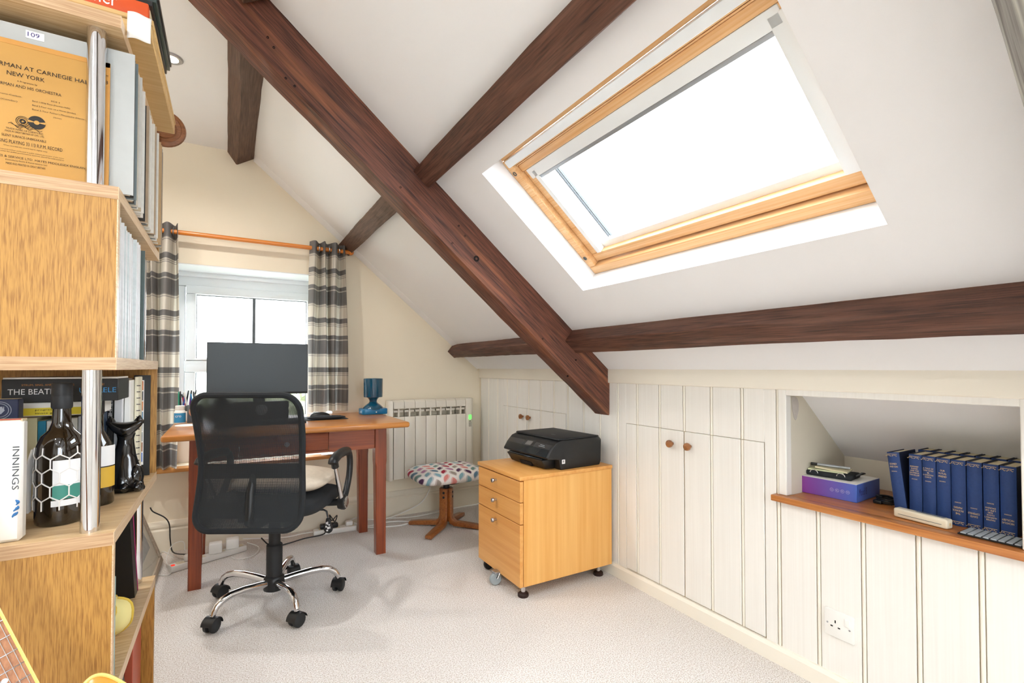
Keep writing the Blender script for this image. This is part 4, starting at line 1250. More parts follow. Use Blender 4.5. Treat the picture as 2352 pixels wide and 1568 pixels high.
for k, (a0, a1) in enumerate(((-.13, -.095), (-.14, -.088))): onpan(mb, a0, a1, .52 + .2 * k, .60 + .2 * k, .0016)
mb.build('printed_name', plain('grey_print', '#8E959A', .5), cpn, smooth=False)
# paper tray
mb = MB(); mb.hexa([PW(*p) for p in ((-.150, -.150, .004), (-.09, -.150, .0), (-.09, .150, .0), (-.150, .150, .004), (-.178, -.158, .050), (-.09, -.158, .050), (-.09, .158, .050), (-.178, .158, .050))]); tr_ = mb.build('paper_tray', M['black'], pn, bevel=.006)
mb = MB(); mb.hexa([PW(*p) for p in ((-.170, -.150, .0505), (-.095, -.150, .0505), (-.095, .150, .0505), (-.170, .150, .0505), (-.166, -.146, .056), (-.10, -.146, .056), (-.10, .146, .056), (-.166, .146, .056))]); mb.build('output_tray', M['gloss'], tr_, bevel=.002)
mb = MB(); mb.hexa([PW(*p) for p in ((-.157, -.05, .004), (-.14, -.05, .004), (-.14, .05, .004), (-.157, .05, .004), (-.1655, -.05, .022), (-.14, -.05, .022), (-.14, .05, .022), (-.1655, .05, .022))]); mb.build('tray_grip', M['hole'], tr_, smooth=False)
MB().hexa([PW(*p) for p in ((-.083, -pw - .0006, .030), (-.064, -pw - .0006, .030), (-.064, -pw + .001, .030), (-.083, -pw + .001, .030), (-.083, -pw - .0006, .050), (-.064, -pw - .0006, .050), (-.064, -pw + .001, .050), (-.083, -pw + .001, .050))]).build('sticker', M['white_print'], pn, smooth=False)
mb = MB()
for (x0, x1, z0, z1) in ((-.079, -.070, .043, .046), (-.074, -.071, .034, .046), (-.079, -.071, .038, .040)): mb.add([PW(x, -pw - .0009, z) for x, z in ((x0, z0), (x1, z0), (x1, z1), (x0, z1))], [(0, 1, 2, 3)])
mb.build('sticker_print', M['ink'], pn, smooth=False)
mb = MB()
for k in range(3):
    c = Vector((-.02 + .0, -.06 + .012 * k, .1516)); mb.add([PW(*(c + Vector(q))) for q in ((-.004, -.003, 0), (.004, -.003, 0), (.004, .003, 0), (-.004, .003, 0))], [(0, 1, 2, 3)])
mb.build('lid_mark', plain('faint_print', '#6C7478', .5), pn, smooth=False)

# ================================================================== helper: point on a plane of the room under an image position
_F, _PP = 17.0 / 36 * 2352, 784 + 41.4
_rm = camo.rotation_euler.to_matrix()
def ray(px, py): return _rm @ Vector(((px - 1176) / _F, -(py - _PP) / _F, -1))
def at_y(px, py, Y): d = ray(px, py); return Vector((0, 0, HC)) + d * (Y / d.y)
def at_z(px, py, Z): d = ray(px, py); return Vector((0, 0, HC)) + d * ((Z - HC) / d.z)
def at_d(px, py, D): d = ray(px, py); return Vector((0, 0, HC)) + d * D

# ================================================================== OAK SHELF TOWER
BX0, BX1, BY0, BY1 = -.96, -.204, 1.296, 1.985
SZ = [.376, .717, 1.082, 1.442, 1.808]
bc = thing('shelf_tower', 'tall oak laminate shelf tower with chrome tubes between the shelves', 'shelves', ((BX0 + BX1) / 2, (BY0 + BY1) / 2, 0))
for i, z in enumerate([.03] + SZ):
    y1 = BY1 if i < 5 else 1.875
    s_ = B(BX0, BY0 + .001, z - .026, BX1 - .001, y1, z).build('shelf', M['oak_shelf'], bc, smooth=False)
    B(BX0, BY0, z - .0262, BX1 - .001, BY0 + .001, z + .0002).build('front_edging', M['oak_edge'], s_, smooth=False)
    M.setdefault('oak_edge_y', wood('oak_edge_banding_side', '#C9A47C', '#E6CDAA', 'Y', 8, 220, .4, .05, fine=2.0, lo=.34, hi=.62))
    B(BX1 - .001, BY0, z - .0262, BX1, y1, z + .0002).build('side_edging', M['oak_edge_y'], s_, smooth=False)
for z0, z1 in ((SZ[2], SZ[3] - .026), (SZ[0], SZ[1] - .026)):
    B(BX0, BY0 + .001, z0, BX1 - .002, BY0 + .019, z1).build('front_panel', M['oak'], bc, smooth=False)
    B(BX1 - .003, BY0 + .0005, z0, BX1 - .0005, BY0 + .019, z1).build('panel_edge', M['oak_edge_y'], bc, smooth=False)
for z0, z1, yy in ((SZ[3], SZ[4] - .026, 1.965), (SZ[1], SZ[2] - .026, 1.985), (.03, SZ[0] - .026, 1.985)):
    if z0 == SZ[3]: yy = 1.985
    B(BX0, yy - .018, z0, BX1 - .001, yy, z1).build('back_panel', M['oak'], bc, smooth=False)
for lv in range(5):
    z0 = ([.03] + SZ)[lv]; z1 = SZ[lv] - .026
    y = 1.332 if lv in (0, 2, 4) else 1.945
    MB().tube([(-.25, y, z0), (-.25, y, z1)], .0165, 22).build('tube', M['chrome'], bc)
    MB().tube([(-.91, y, z0), (-.91, y, z1)], .0165, 16).build('tube', M['chrome'], bc)

# ---------------------------------------------------------------- records
M['lp_grey'] = plain('grey_sleeve', '#B9BCBA', .45, noise=.06, nscale=30)
M['lp_yellow'] = plain('aged_yellow_sleeve', '#C08F40', .5, noise=.10, nscale=9)
M['lp_orange'] = plain('aged_orange_edge', '#C98E3C', .5, noise=.08, nscale=20)
t = thing('record_sleeve', 'yellowed ten inch record sleeve printed with concert text', 'record', (-.357, 1.337, SZ[3]))
EX, EZ = Vector((1, 0, 0)), Vector((0, 0, 1))
LX0, LX1, LZ0, LZ1, LY = -.486, -.228, SZ[3] + .0005, 1.719, 1.3345
B(LX0, LY, LZ0, LX1, LY + .004, LZ1).build('sleeve', M['lp_yellow'], t, smooth=False)
B(LX1 - .012, LY - .0006, LZ0, LX1, LY + .0005, LZ1).build('spine_strip', M['lp_orange'], t, smooth=False)
B(LX0, LY - .0006, LZ1 - .010, LX1, LY + .0005, LZ1).build('spine_strip', M['lp_orange'], t, smooth=False)
mb = MB(); yy = LY - .0009
def line(s, xr, z, w, h, m=None): put_text(m or mb, s, (xr - w, yy, z), EX, EZ, w, h)
line('WOODY HERMAN AT CARNEGIE HALL', -.258, 1.662, .207, .0085)
line('NEW YORK', -.332, 1.646, .056, .0085)
line('A Programme by', -.343, 1.6345, .030, .0042)
line('WOODY HERMAN AND HIS ORCHESTRA', -.306, 1.624, .130, .0060)
line('SIDE 2', -.308, 1.609, .014, .0030)
line('Band 1-Wild Root (Herman-Hefti)', -.292, 1.6005, .058, .0042)
line('Band 2-Four men on a Horse (Jordan)', -.283, 1.592, .067, .0042)
line("Band 3-Your Father's Moustache (Harris-", -.268, 1.5835, .082, .0042)
line('(Herman)', -.305, 1.5755, .013, .0036)
line('(Ammons-Catlett-', -.365, 1.604, .045, .0040)
line('Horn (Conder)', -.372, 1.593, .04, .0040)
line("TRADE MARK OF LOEW'S INC.", -.332, 1.537, .056, .0036)
line('MADE IN GREAT BRITAIN BY E.M.I. LTD.', -.331, 1.5315, .058, .0034)
line('SILENT SURFACE-UNBREAKABLE', -.328, 1.522, .066, .0046)
line('LONG PLAYING 33 1/3 R.P.M. RECORD', -.303, 1.509, .098, .0070)
line('When recorded this record may be slightly noisy', -.326, 1.502, .065, .0030)
line('This record must not be copied broadcast performed in public without permission of the owner', -.300, 1.494, .13, .0028)
line('of the copyright Application for public performance licences should be addressed to', -.300, 1.490, .13, .0028)
line('E.M.I. SALES & SERVICE LTD. HAYES MIDDLESEX ENGLAND', -.262, 1.480, .16, .0044)
line('(Controlled by Electric & Musical Industries Ltd.)', -.326, 1.4735, .062, .0036)
line('MADE AND PRINTED IN GREAT BRITAIN', -.329, 1.4665, .058, .0040)
line('MGM', -.231, 1.688, .012, .0045)
line('D', -.234, 1.6815, .004, .0045)
line('108', -.231, 1.672, .014, .0075)
put_text(mb, 'WOODY HERMAN AT CARNEGIE HALL, NEW YORK', (-.2365, yy, 1.508), EZ, -EX, .122, .0048)
mb.build('lettering', M['ink'], t, smooth=False, kind='stuff')
# record emblem: a disc with a light wedge and a scroll-like badge beside it
em = MB(); em.lathe([(.0135, 0), (.0135, .0004)], (-.343, LY - .0002, 1.560), 30, Matrix.Rotation(PI / 2, 3, 'X')); emo = em.build('printed_disc', M['ink'], t, smooth=False)
mb = MB(); mb.lathe([(.0042, 0), (.0042, .0003)], (-.343, LY - .0006, 1.560), 18, Matrix.Rotation(PI / 2, 3, 'X'))
for s in (1, -1): mb.add([(-.343, LY - .0009, 1.560), (-.343 + .0135 * s, LY - .0009, 1.5635), (-.343 + .0135 * s, LY - .0009, 1.5585)], [(0, 1, 2)])
mb.build('disc_label', M['lp_yellow'], emo, smooth=False)
mb = MB()
for r_ in (.0100, .0075, .0035):
    mb.tube([(-.364 + r_ * math.cos(a), LY - .0004, 1.5575 + r_ * math.sin(a)) for a in [2 * PI * k / 24 for k in range(24)]], .0005 if r_ > .005 else .0016, 5, closed=True)
for k in range(4): mb.tube([(-.385 + .004 * k + .012 * q, LY - .0004, 1.549 - .0016 * k + .003 * math.sin(q * 5 + k)) for q in [j / 8 * 3.2 for j in range(9)]], .0004, 4)
mb.build('badge', M['ink'], t, smooth=False)

t = thing('record_sleeve', 'silver grey record sleeve with a handwritten 109 sticker', 'record', (-.345, 1.346, SZ[3]))
B(-.502, 1.344, SZ[3] + .0005, -.187, 1.3485, 1.757).build('sleeve', M['lp_grey'], t, smooth=False)
st = B(-.364, 1.3425, 1.734, -.336, 1.3442, 1.750).build('sticker', M['white_print'], t, smooth=False)
mb = MB(); put_text(mb, '109', (-.361, 1.3421, 1.738), EX, EZ, .018, .009); mb.build('handwriting', M['blueink'], st, smooth=False)

lpc = ['#D9D6CE', '#E9E5DA', '#C7A77C', '#EDEBE4', '#B9A184', '#DAD2C2', '#3A3836', '#F0EEE8', '#C9BBA0', '#7E8A8C']
protos = []
for i, c in enumerate(lpc):
    o = B(-.1575, -.0014, 0, .1575, .0014, .313).build('record_sleeve', plain('sleeve_' + c[1:], c, .55, noise=.12, nscale=60), smooth=False)
    tag(o, ['stone grey', 'cream', 'tan', 'ivory', 'brown', 'beige', 'black', 'white', 'buff', 'slate blue'][i] + ' record sleeve packed edge on in the upper shelf row', 'record', 'records packed on the upper shelf'); protos.append(o)
rn = random.Random(5)
y = 1.353; k = 0; first = set()
while y < 1.90:
    i = rn.choice([0, 1, 1, 3, 3, 7, 7, 2, 4, 5, 8, 6, 9])
    o = protos[i] if i not in first else protos[i].copy()
    if i in first: COL.objects.link(o)
    first.add(i)
    o.location = (-.3465 + rn.uniform(-.008, .004), y, SZ[3] + .0005); o.scale = (1, 1, rn.choice([1, 1, .985, .97]))
    y += rn.choice([.0095, .012, .015])
    k += 1
for i in range(len(protos)):
    if i not in first: protos[i].location = (-.3465, y, SZ[3] + .0005); y += .01
# lower row, seen only from the side
lpc2 = ['#F2F2EE', '#E4ECEC', '#FFFFFF', '#D8E0E4', '#5A6A68', '#2E3234']
pr2 = []
for i, c in enumerate(lpc2):
    o = B(-.1575, -.0017, 0, .1575, .0017, .313).build('record_sleeve', plain('sleeve2_' + c[1:], c, .4, noise=.15, nscale=80), smooth=False)
    tag(o, ['off white', 'pale mint', 'bright white', 'pale blue', 'grey green', 'black'][i] + ' record sleeve packed edge on behind the oak panel', 'record', 'records packed behind the oak panel'); pr2.append(o)
y = 1.322; j = 0
seq = [0, 2, 1, 0, 2, 3, 2, 0, 1, 2, 0, 2, 1, 2, 0, 3, 2, 1, 0, 2, 4, 2, 5, 4, 0, 2, 4]
seen = set()
for i in seq:
    o = pr2[i] if i not in seen else pr2[i].copy()
    if i in seen: COL.objects.link(o)
    seen.add(i)
    o.location = (-.372 + rn.uniform(-.006, .004), y, SZ[2] + .0005); y += .0155

# ---------------------------------------------------------------- things on the top shelf
t = thing('flat_box', 'shallow tan wooden box lying on top of the shelf tower', 'box', (-.35, 1.61, SZ[4]))
M['tan'] = wood('tan_card', '#C9A062', '#DDBB82', 'X', 2, 30, .6, .04)
B(-.56, 1.35, SZ[4] + .0005, -.157, 1.875, 1.838).build('base', M['tan'], t, bevel=.002, segs=1)
B(-.56, 1.348, 1.8385, -.155, 1.877, 1.850).build('lid', M['tan'], t, bevel=.002, segs=1)
B(-.26, 1.3475, 1.808, -.225, 1.3505, 1.8155).build('finger_hole', M['hole'], t, smooth=False)
o = MB().grid(lambda u, v: (-.201 + .043 * u, 1.3455 - .012 * math.sin(v * 2.2) * (.4 + u * .6), 1.8515 - .062 * v + .003 * math.sin(u * 5)), 8, 8).build('paper_slip', M['paper'])
md = o.modifiers.new('thick', 'SOLIDIFY'); md.thickness = .0006
tag(o, 'curled white paper slip hanging from the top shelf', 'paper')
M['orange'] = plain('orange_cloth', '#D9541E', .5, noise=.05, nscale=60)
t = thing('book', 'orange book with white title lying on the tan box', 'book', (-.35, 1.5, 1.85))
B(-.50, 1.362, 1.851, -.166, 1.62, 1.893).build('cover', M['orange'], t, bevel=.003)
B(-.49, 1.38, 1.855, -.165, 1.621, 1.889).build('pages', M['cream_paper'], t, smooth=False)
mb = MB(); put_text(mb, 'ner', (-.262, 1.3612, 1.863), EX, EZ, .040, .020); mb.build('title', M['white_print'], t, smooth=False)
for k, (x1, y0, z0, c) in enumerate(((-.160, 1.37, 1.894, '#1A1A1C'), (-.153, 1.375, 1.908, '#3C4A46'), (-.150, 1.38, 1.922, '#121214'))):
    o = B(x1 - .29, y0, z0, x1, y0 + .30, z0 + .012).build('record_sleeve', plain('case_' + c[1:], c, .3), bevel=.001, segs=1)
    tag(o, ['thin black', 'thin grey green', 'topmost glossy black'][k] + ' sleeve lying on the orange book', 'record')
c = at_y(378, 297, 2.0)
mb = MB(); mb.lathe([(.060, 0), (.062, .004), (.060, .012), (.05, .016), (.048, .013), (.036, .013), (.034, .016), (.001, .018)], c, 36, Matrix.Rotation(PI / 2, 3, 'X') )
M['disc_wood'] = wood('turned_brown_wood', '#6A3E22', '#92603A', 'X', 20, 60, .4, .05)
t = thing('wooden_disc', 'round turned brown wooden disc behind the top shelf', 'ornament', (c.x - .02, 1.978, SZ[4] - .026))
mb.build('disc', M['disc_wood'], t)
MB().tube([(c.x - .03, 1.976, SZ[4] - .0262), (c.x - .02, 1.985, c.z - .03), (c.x - .01, 1.995, c.z)], .008, 10).build('stem', M['disc_wood'], t)


# ---------------------------------------------------------------- things on the middle shelf
Z1 = SZ[1] + .0005
def solid_book(name, label, x0, y0, z0, x1, y1, z1, cover, pages='top', bev=.0015, cat='book', group=None, rough=.45):
    t = thing(name, label, cat, ((x0 + x1) / 2, (y0 + y1) / 2, z0), group=group)
    B(x0, y0, z0, x1, y1, z1).build('cover', plain('cover_' + cover[1:], cover, rough), t, bevel=bev, segs=1)
    if pages == 'top': B(x0 + .002, y0 + .004, z1 - .004, x1 - .002, y1 - .001, z1 + .0004).build('pages', M['cream_paper'], t, smooth=False)
    return t
t = solid_book('book', 'white hardback with vertical dark title at the shelf front', -.58, 1.322, Z1, -.352, 1.352, .958, '#ECE9E2', bev=.006)
mb = MB(); put_text(mb, 'INNINGS', (-.3665, 1.3212, .905), -EZ, EX, .085, .010); mb.build('title', plain('slate_print', '#3C444C', .6), t, smooth=False)
mb = MB()
for k in range(3): mb.tube([(-.361 + .004 * math.sin(q * 3 + k), 1.3212, .800 - .012 * k - .010 * q) for q in [j / 6 for j in range(7)]], [.0008, .002, .003, .003, .002, .0015, .0006], 5)
mb.build('dolphin_print', plain('blue_print', '#2A6CA8', .6), t, smooth=False)
B(-.44, 1.3214, .77, -.385, 1.3219, .88).build('cover_picture', plain('grey_blue_print', '#5A6876', .6, noise=.5, nscale=30), t, smooth=False)
MB().tube([(-.57, 1.325, .9585), (-.356, 1.325, .9585)], .0012, 6).build('head_band', plain('red_band', '#B03A30', .6), t)
t = solid_book('book', 'navy book with a round silver crest', -.62, 1.465, Z1, -.398, 1.495, .992, '#20294A')
mb = MB(); c = Vector((-.428, 1.4645, .968))
for r_ in (.0185, .0145):
    mb.tube([c + Vector((r_ * math.cos(a), 0, r_ * math.sin(a))) for a in [2 * PI * k / 28 for k in range(28)]], .0007, 5, closed=True)
mb.lathe([(.0085, 0), (.0085, .0004)], c, 5, Matrix.Rotation(PI / 2, 3, 'X'))
for k in range(6): mb.box(c.x - .008 + .0028 * k, c.y - .0006, c.z - .002, c.x - .0065 + .0028 * k, c.y, c.z + .008)
mb.build('crest', plain('silver_print', '#A9AFBC', .4), t, smooth=False)
# upright books under the lying ones
rn = random.Random(21)
x = -.50
for i, (w, c, lab) in enumerate(((.02, '#D8D2C4', 'cream'), (.018, '#2E3138', 'charcoal'), (.02, '#B8C8D0', 'pale blue'), (.012, '#8E2A2A', 'dark red'), (.022, '#E8DFB4', 'pale yellow'), (.016, '#2C86A8', 'teal'), (.02, '#E9E9E4', 'white'), (.018, '#5E3A22', 'brown'), (.022, '#E4E0D4', 'ivory'), (.02, '#C7CCD0', 'light grey'), (.02, '#263A52', 'dark blue'))):
    solid_book('book', lab + ' upright book under the lying songbooks', x, 1.63, Z1, x + w - .001, 1.745, .94 - rn.uniform(0, .015), c, group='upright books on the middle shelf')
    x += w
t = solid_book('book', 'white and yellow guidebook lying below the black songbook', -.49, 1.60, .9425, -.285, 1.745, .976, '#F0EDE4', None)
B(-.488, 1.5993, .9445, -.30, 1.6003, .9625).build('yellow_band', plain('yellow_print', '#E8D23A', .6), t, smooth=False)
mb = MB(); put_text(mb, 'progressions to', (-.405, 1.5988, .9545), EX, EZ, .062, .0055); put_text(mb, 'imate guide to', (-.405, 1.5988, .9465), EX, EZ, .062, .0055); mb.build('title', M['ink'], t, smooth=False)
t = solid_book('songbook', 'black songbook lying flat with white and blue title', -.462, 1.59, .9765, -.246, 1.745, 1.033, '#141414', None)
B(-.46, 1.592, 1.0331, -.248, 1.744, 1.037).build('back_cover', M['paper'], t, smooth=False)
mb = MB(); put_text(mb, 'THE BEATLES', (-.451, 1.5885, .996), EX, EZ, .098, .0135); mb.build('title', M['white_print'], t, smooth=False)
mb = MB(); put_text(mb, 'UKULELE', (-.322, 1.5885, .998), EX, EZ, .072, .0125); mb.build('title', plain('blue_title', '#3C8CC8', .6), t, smooth=False)
mb = MB(); put_text(mb, 'STRUM, SING, AND PICK ALONG', (-.427, 1.5885, 1.016), EX, EZ, .095, .005); put_text(mb, 'HITS!', (-.292, 1.5885, 1.016), EX, EZ, .018, .005); mb.build('subtitle', plain('orange_title', '#C8823C', .6), t, smooth=False)
# tall upright books at the far end
ups = [(-.345, -.300, '#16181C', 1.63, 1.028, 'tall black upright book with white lettering on the spine'), (-.298, -.286, '#111214', 1.655, 1.030, 'tall thin black upright book'), (-.2845, -.2655, '#E9E9EC', 1.66, 1.028, 'tall white upright book beside the cat figurine'), (-.264, -.250, '#F2F1EC', 1.68, 1.024, 'second tall white upright book with black corner')]
for (a, b_, c, y0, z1, lab) in ups:
    t = solid_book('book', lab, a, y0 + .12, Z1, b_, y0 + .29, z1, c)
    if c == '#111214':
        mb = MB(); put_text(mb, 'WOODSHED', (a + .002, y0 + .1195, 1.0), -EZ, EX, .09, .008); mb.build('title', M['white_print'], t, smooth=False)
t = solid_book('ring_binder_book', 'cream spiral bound book standing by the back panel', -.2488, 1.86, Z1, -.2385, 1.96, 1.033, '#EFE8CE', None)
mb = MB()
for k in range(15):
    c = Vector((-.2385, 1.858, .74 + .019 * k)); mb.tube([c + Vector((.004 * math.cos(a), .004 * math.sin(a), 0)) for a in [2 * PI * q / 10 for q in range(10)]], .0011, 5, closed=True)
mb.build('spiral', M['black'], t)
t = thing('photo_book', 'black magazine with a column of small photos near the back panel', 'magazine', (-.22, 1.9, Z1))
a0 = at_y(308, 864, 1.93); a1 = at_y(343, 1082, 1.93)
B(a0.x, 1.93, Z1, a1.x, 1.938, 1.037).build('cover', M['black'], t, smooth=False)
pc = ['#B86A3A', '#3A3A40', '#C07A48', '#5A86A8', '#B9BCC0', '#9AA2A8', '#8E5A3C', '#5A7AC0']
zz = 1.018
wd = a1.x - a0.x
B(a0.x + .002, 1.9294, .752, a0.x + wd * .62, 1.9301, 1.021).build('photo_strip', M['white_print'], t, smooth=False)
for k, c in enumerate(pc):
    B(a0.x + .0045, 1.9288, zz - .029, a0.x + wd * .57, 1.9296, zz).build('photo', plain('photo_%d' % k, c, .5, noise=.55, nscale=60), t, smooth=False)
    zz -= .0325

# rum-like bottle wrapped in white netting
c = Vector((-.322, 1.445, Z1))
t = thing('netted_bottle', 'big dark bottle wrapped in white string netting with black cap', 'bottle', c)
prof = [(.038, 0), (.042, .004), (.043, .012), (.043, .150), (.041, .172), (.034, .192), (.022, .205), (.0165, .222), (.0155, .258)]
MB().lathe(prof, c, 32).build('glass', M['bottle'], t)
MB().lathe([(.0170, .252), (.0185, .256), (.0185, .278), (.0178, .280), (.0185, .282), (.0180, .306), (.0165, .309), (.001, .309)], c, 28).build('cap', plain('matt_black_cap', '#23262A', .5), t)
mb = MB()
def nr(z):
    for (r0, z0), (r1, z1) in zip(prof[:-1], prof[1:]):
        if z0 <= z <= z1: return r0 + (r1 - r0) * (z - z0) / (z1 - z0) + .0015
    return .044
def npt(a, z): return c + Vector((nr(z) * math.cos(a), nr(z) * math.sin(a), z))
ncol = 9; rows = [(.035, .055), (.065, .085), (.095, .115), (.125, .145), (.155, .170)]
for i, (z0, z1) in enumerate(rows):
    for k in range(ncol):
        a = 2 * PI * (k + .5 * (i % 2)) / ncol
        mb.tube([npt(a, z0), npt(a, (z0 + z1) / 2), npt(a, z1)], .0014, 5)
        if i < len(rows) - 1:
            for s in (-1, 1):
                a2 = a + s * PI / ncol; mb.tube([npt(a, z1), npt((a + a2) / 2, (z1 + rows[i + 1][0]) / 2), npt(a2, rows[i + 1][0])], .0014, 5)
M['string'] = plain('white_string', '#EDEBE8', .8)
mb.build('netting', M['string'], t)
mb = MB()
for k in range(7):
    a = PI * .95 + .06 * k; mb.tube([npt(a, .165) + Vector((-.003, 0, 0)), npt(a, .12) + Vector((-.006 - .001 * k, -.001, 0)), npt(a, .07) + Vector((-.008, 0, 0)), npt(a, .028) + Vector((-.008, .001, 0))], .0022, 5)
mb.build('string_tail', M['string'], t)
def wrap(a0, a1, z0, z1, name, mat, d=.0006):
    mb = MB(); mb.grid(lambda u, v: c + Vector(((.0432 + d) * math.cos(a0 + (a1 - a0) * u), (.0432 + d) * math.sin(a0 + (a1 - a0) * u), z0 + (z1 - z0) * v)), 10, 2); return mb.build(name, mat, t)
wrap(R(265), R(330), .088, .142, 'label', M['white_print']); wrap(R(265), R(330), .058, .088, 'label', plain('teal_label', '#3E8A7C', .5)); wrap(R(262), R(330), .043, .056, 'label', M['white_print'])
c2 = Vector((-.286, 1.585, Z1))
t = thing('bottle', 'dark bottle with yellow label behind the netted bottle', 'bottle', c2)
MB().lathe([(.033, 0), (.036, .004), (.036, .125), (.030, .155), (.014, .185), (.012, .23)], c2, 28).build('glass', M['bottle'], t)
MB().lathe([(.013, .225), (.0145, .228), (.0145, .26), (.001, .261)], c2, 20).build('cap', M['black'], t)
mb = MB(); mb.grid(lambda u, v: c2 + Vector((.0368 * math.cos(R(250) + R(105) * u), .0368 * math.sin(R(250) + R(105) * u), .045 + .05 * v)), 10, 2); mb.build('label', plain('yellow_label', '#D8AE3A', .5), t)
mb = MB(); mb.grid(lambda u, v: c2 + Vector((.0368 * math.cos(R(250) + R(105) * u), .0368 * math.sin(R(250) + R(105) * u), .098 + .05 * v)), 10, 2); mb.build('label', M['white_print'], t)

# ceramic cat
cc = Vector((-.252, 1.735, Z1)); CS = 1.2
t = thing('cat_figurine', 'shiny black ceramic cat figurine with upturned head on the shelf edge', 'figurine', cc)
rings = [(.0, .034, .040, 0, 0), (.008, .037, .044, 0, 0), (.03, .036, .042, -.002, .002), (.055, .030, .035, -.003, .006), (.08, .022, .026, -.002, .010), (.105, .0165, .020, 0, .012), (.118, .0155, .018, 0, .012), (.130, .018, .019, .001, .008), (.138, .013, .014, .001, .006)]
mb = MB()
def catp(u, v):
    f_ = v * (len(rings) - 1); i = min(int(f_), len(rings) - 2); q_ = f_ - i
    a, b_ = rings[i], rings[i + 1]; L_ = [a[k] + (b_[k] - a[k]) * q_ for k in range(5)]
    an = 2 * PI * u
    return cc + CS * Vector((L_[1] * math.cos(an) + L_[3], L_[2] * math.sin(an) + L_[4], L_[0]))
mb.grid(catp, 28, 32); mb.build('body', M['cat'], t)
def headp(u, v):   # bowl shaped head whose rim rises into two ears
    an = 2 * PI * u; th = PI * v
    x = .036 * math.sin(th) * math.cos(an); y = .024 * math.sin(th) * math.sin(an); z = -.018 * math.cos(th)
    lift = .020 * (abs(x) / .036) ** 1.6
    return cc + CS * Vector((x, y, .140 + z * (1 - .25 * abs(x) / .036) + lift))
MB().grid(headp, 36, 18).build('head', M['cat'], t)
for s_ in (-1, 1): MB().lathe([(.013, -.004), (.0095, .006), (.0015, .018)], cc + CS * Vector((.0255 * s_, .0, .158)), 14, Matrix.Rotation(R(8 * s_), 3, 'Y')).build('ear', M['cat'], t)
for s_ in (-1, 1):
    MB().ball(cc + CS * Vector((.012 * s_ + .018, -.036, .012)), (.012, .024, .013), 14, 8).build('paw', M['cat'], t)
    MB().ball(cc + CS * Vector((.022 * s_, -.006, .030)), (.019, .032, .034), 16, 10).build('haunch', M['cat'], t)
MB().ball(cc + CS * Vector((-.028, -.022, .036)), (.011, .014, .019), 12, 8).build('glaze_patch', M['cat_red'], t)
MB().lathe([(.012, 0), (.013, .006), (.010, .014), (.001, .016)], cc + CS * Vector((.033, -.036, .004)), 14).build('tail_tip', M['cat'], t)

# ---------------------------------------------------------------- lower levels
Z0 = SZ[0] + .0005
for k, (y0, c, lab) in enumerate(((1.325, '#DCE6EA', 'pale'), (1.340, '#2E9A94', 'teal'), (1.352, '#C6D6DE', 'light blue'), (1.366, '#9FB6B2', 'grey green'))):
    solid_book('magazine', lab + ' magazine standing behind the lower oak panel', -.50, y0, Z0, -.212, y0 + .010, .665 if k < 3 else .60, c, None, cat='magazine')
t = thing('folder', 'black folder leaning inside the lower shelf opening', 'folder', (-.36, 1.80, Z0))
mb = MB(); mb.hexa([(-.50, 1.82, Z0), (-.236, 1.82, Z0), (-.236, 1.87, Z0), (-.50, 1.87, Z0), (-.50, 1.70, .672), (-.236, 1.70, .672), (-.236, 1.75, .672), (-.50, 1.75, .672)]); mb.build('cover', M['black'], t, smooth=False)
mb = MB(); mb.tube([(-.2355, 1.87, Z0 + .002), (-.2355, 1.75, .672)], .0015, 5); mb.build('pink_edge', plain('magenta_edge', '#B03070', .5), t)
t = thing('soft_toy', 'cream and yellow soft ball on the lowest shelf', 'toy', (-.257, 1.60, Z0))
def ballp(u, v):
    an = 2 * PI * u; th = PI * v; r_ = .047 * (1 + .04 * math.sin(6 * an) * math.sin(th))
    return Vector((-.257, 1.60, Z0 + .046)) + Vector((r_ * math.sin(th) * math.cos(an), r_ * math.sin(th) * math.sin(an), -r_ * math.cos(th)))
MB().grid(ballp, 30, 16).build('ball', plain('pale_yellow_plush', '#EBDD96', .9), t)
mb = MB()
for k in range(5):
    a = 2 * PI * k / 5
    mb.tube([ballp((a / (2 * PI) + .02 * math.sin(q)) % 1, .1 + .8 * q / 10) for q in range(11)], .004, 6)
mb.build('stripe', plain('gold_plush', '#D9B84A', .9), t)
for k, c in enumerate(('#A83A28', '#7E2A20', '#B8573E')):
    solid_book('book', ['red', 'dark red', 'brick red'][k] + ' book standing on the bottom board', -.30 + .022 * k, 1.80, .031, -.28 + .022 * k, 1.955, .30, c)
t = thing('shoulder_bag', 'dark shiny bag stuffed in the bottom of the shelf tower', 'bag', (-.30, 1.52, .03))
def bagp(u, v):
    an = 2 * PI * u; th = PI * v
    return Vector((-.31, 1.60, .160)) + Vector((.085 * math.sin(th) ** .6 * math.copysign(abs(math.cos(an)) ** .6, math.cos(an)), .16 * math.sin(th) ** .6 * math.sin(an), -.128 * math.cos(th) + .008 * math.sin(9 * an) * math.sin(th)))
MB().grid(bagp, 44, 24).build('bag', M['leather_bag'], t)
MB().tube([(-.31, 1.50, .27), (-.30, 1.52, .32), (-.30, 1.62, .325), (-.31, 1.70, .27)], .007, 8).build('strap', M['leather_bag'], t)

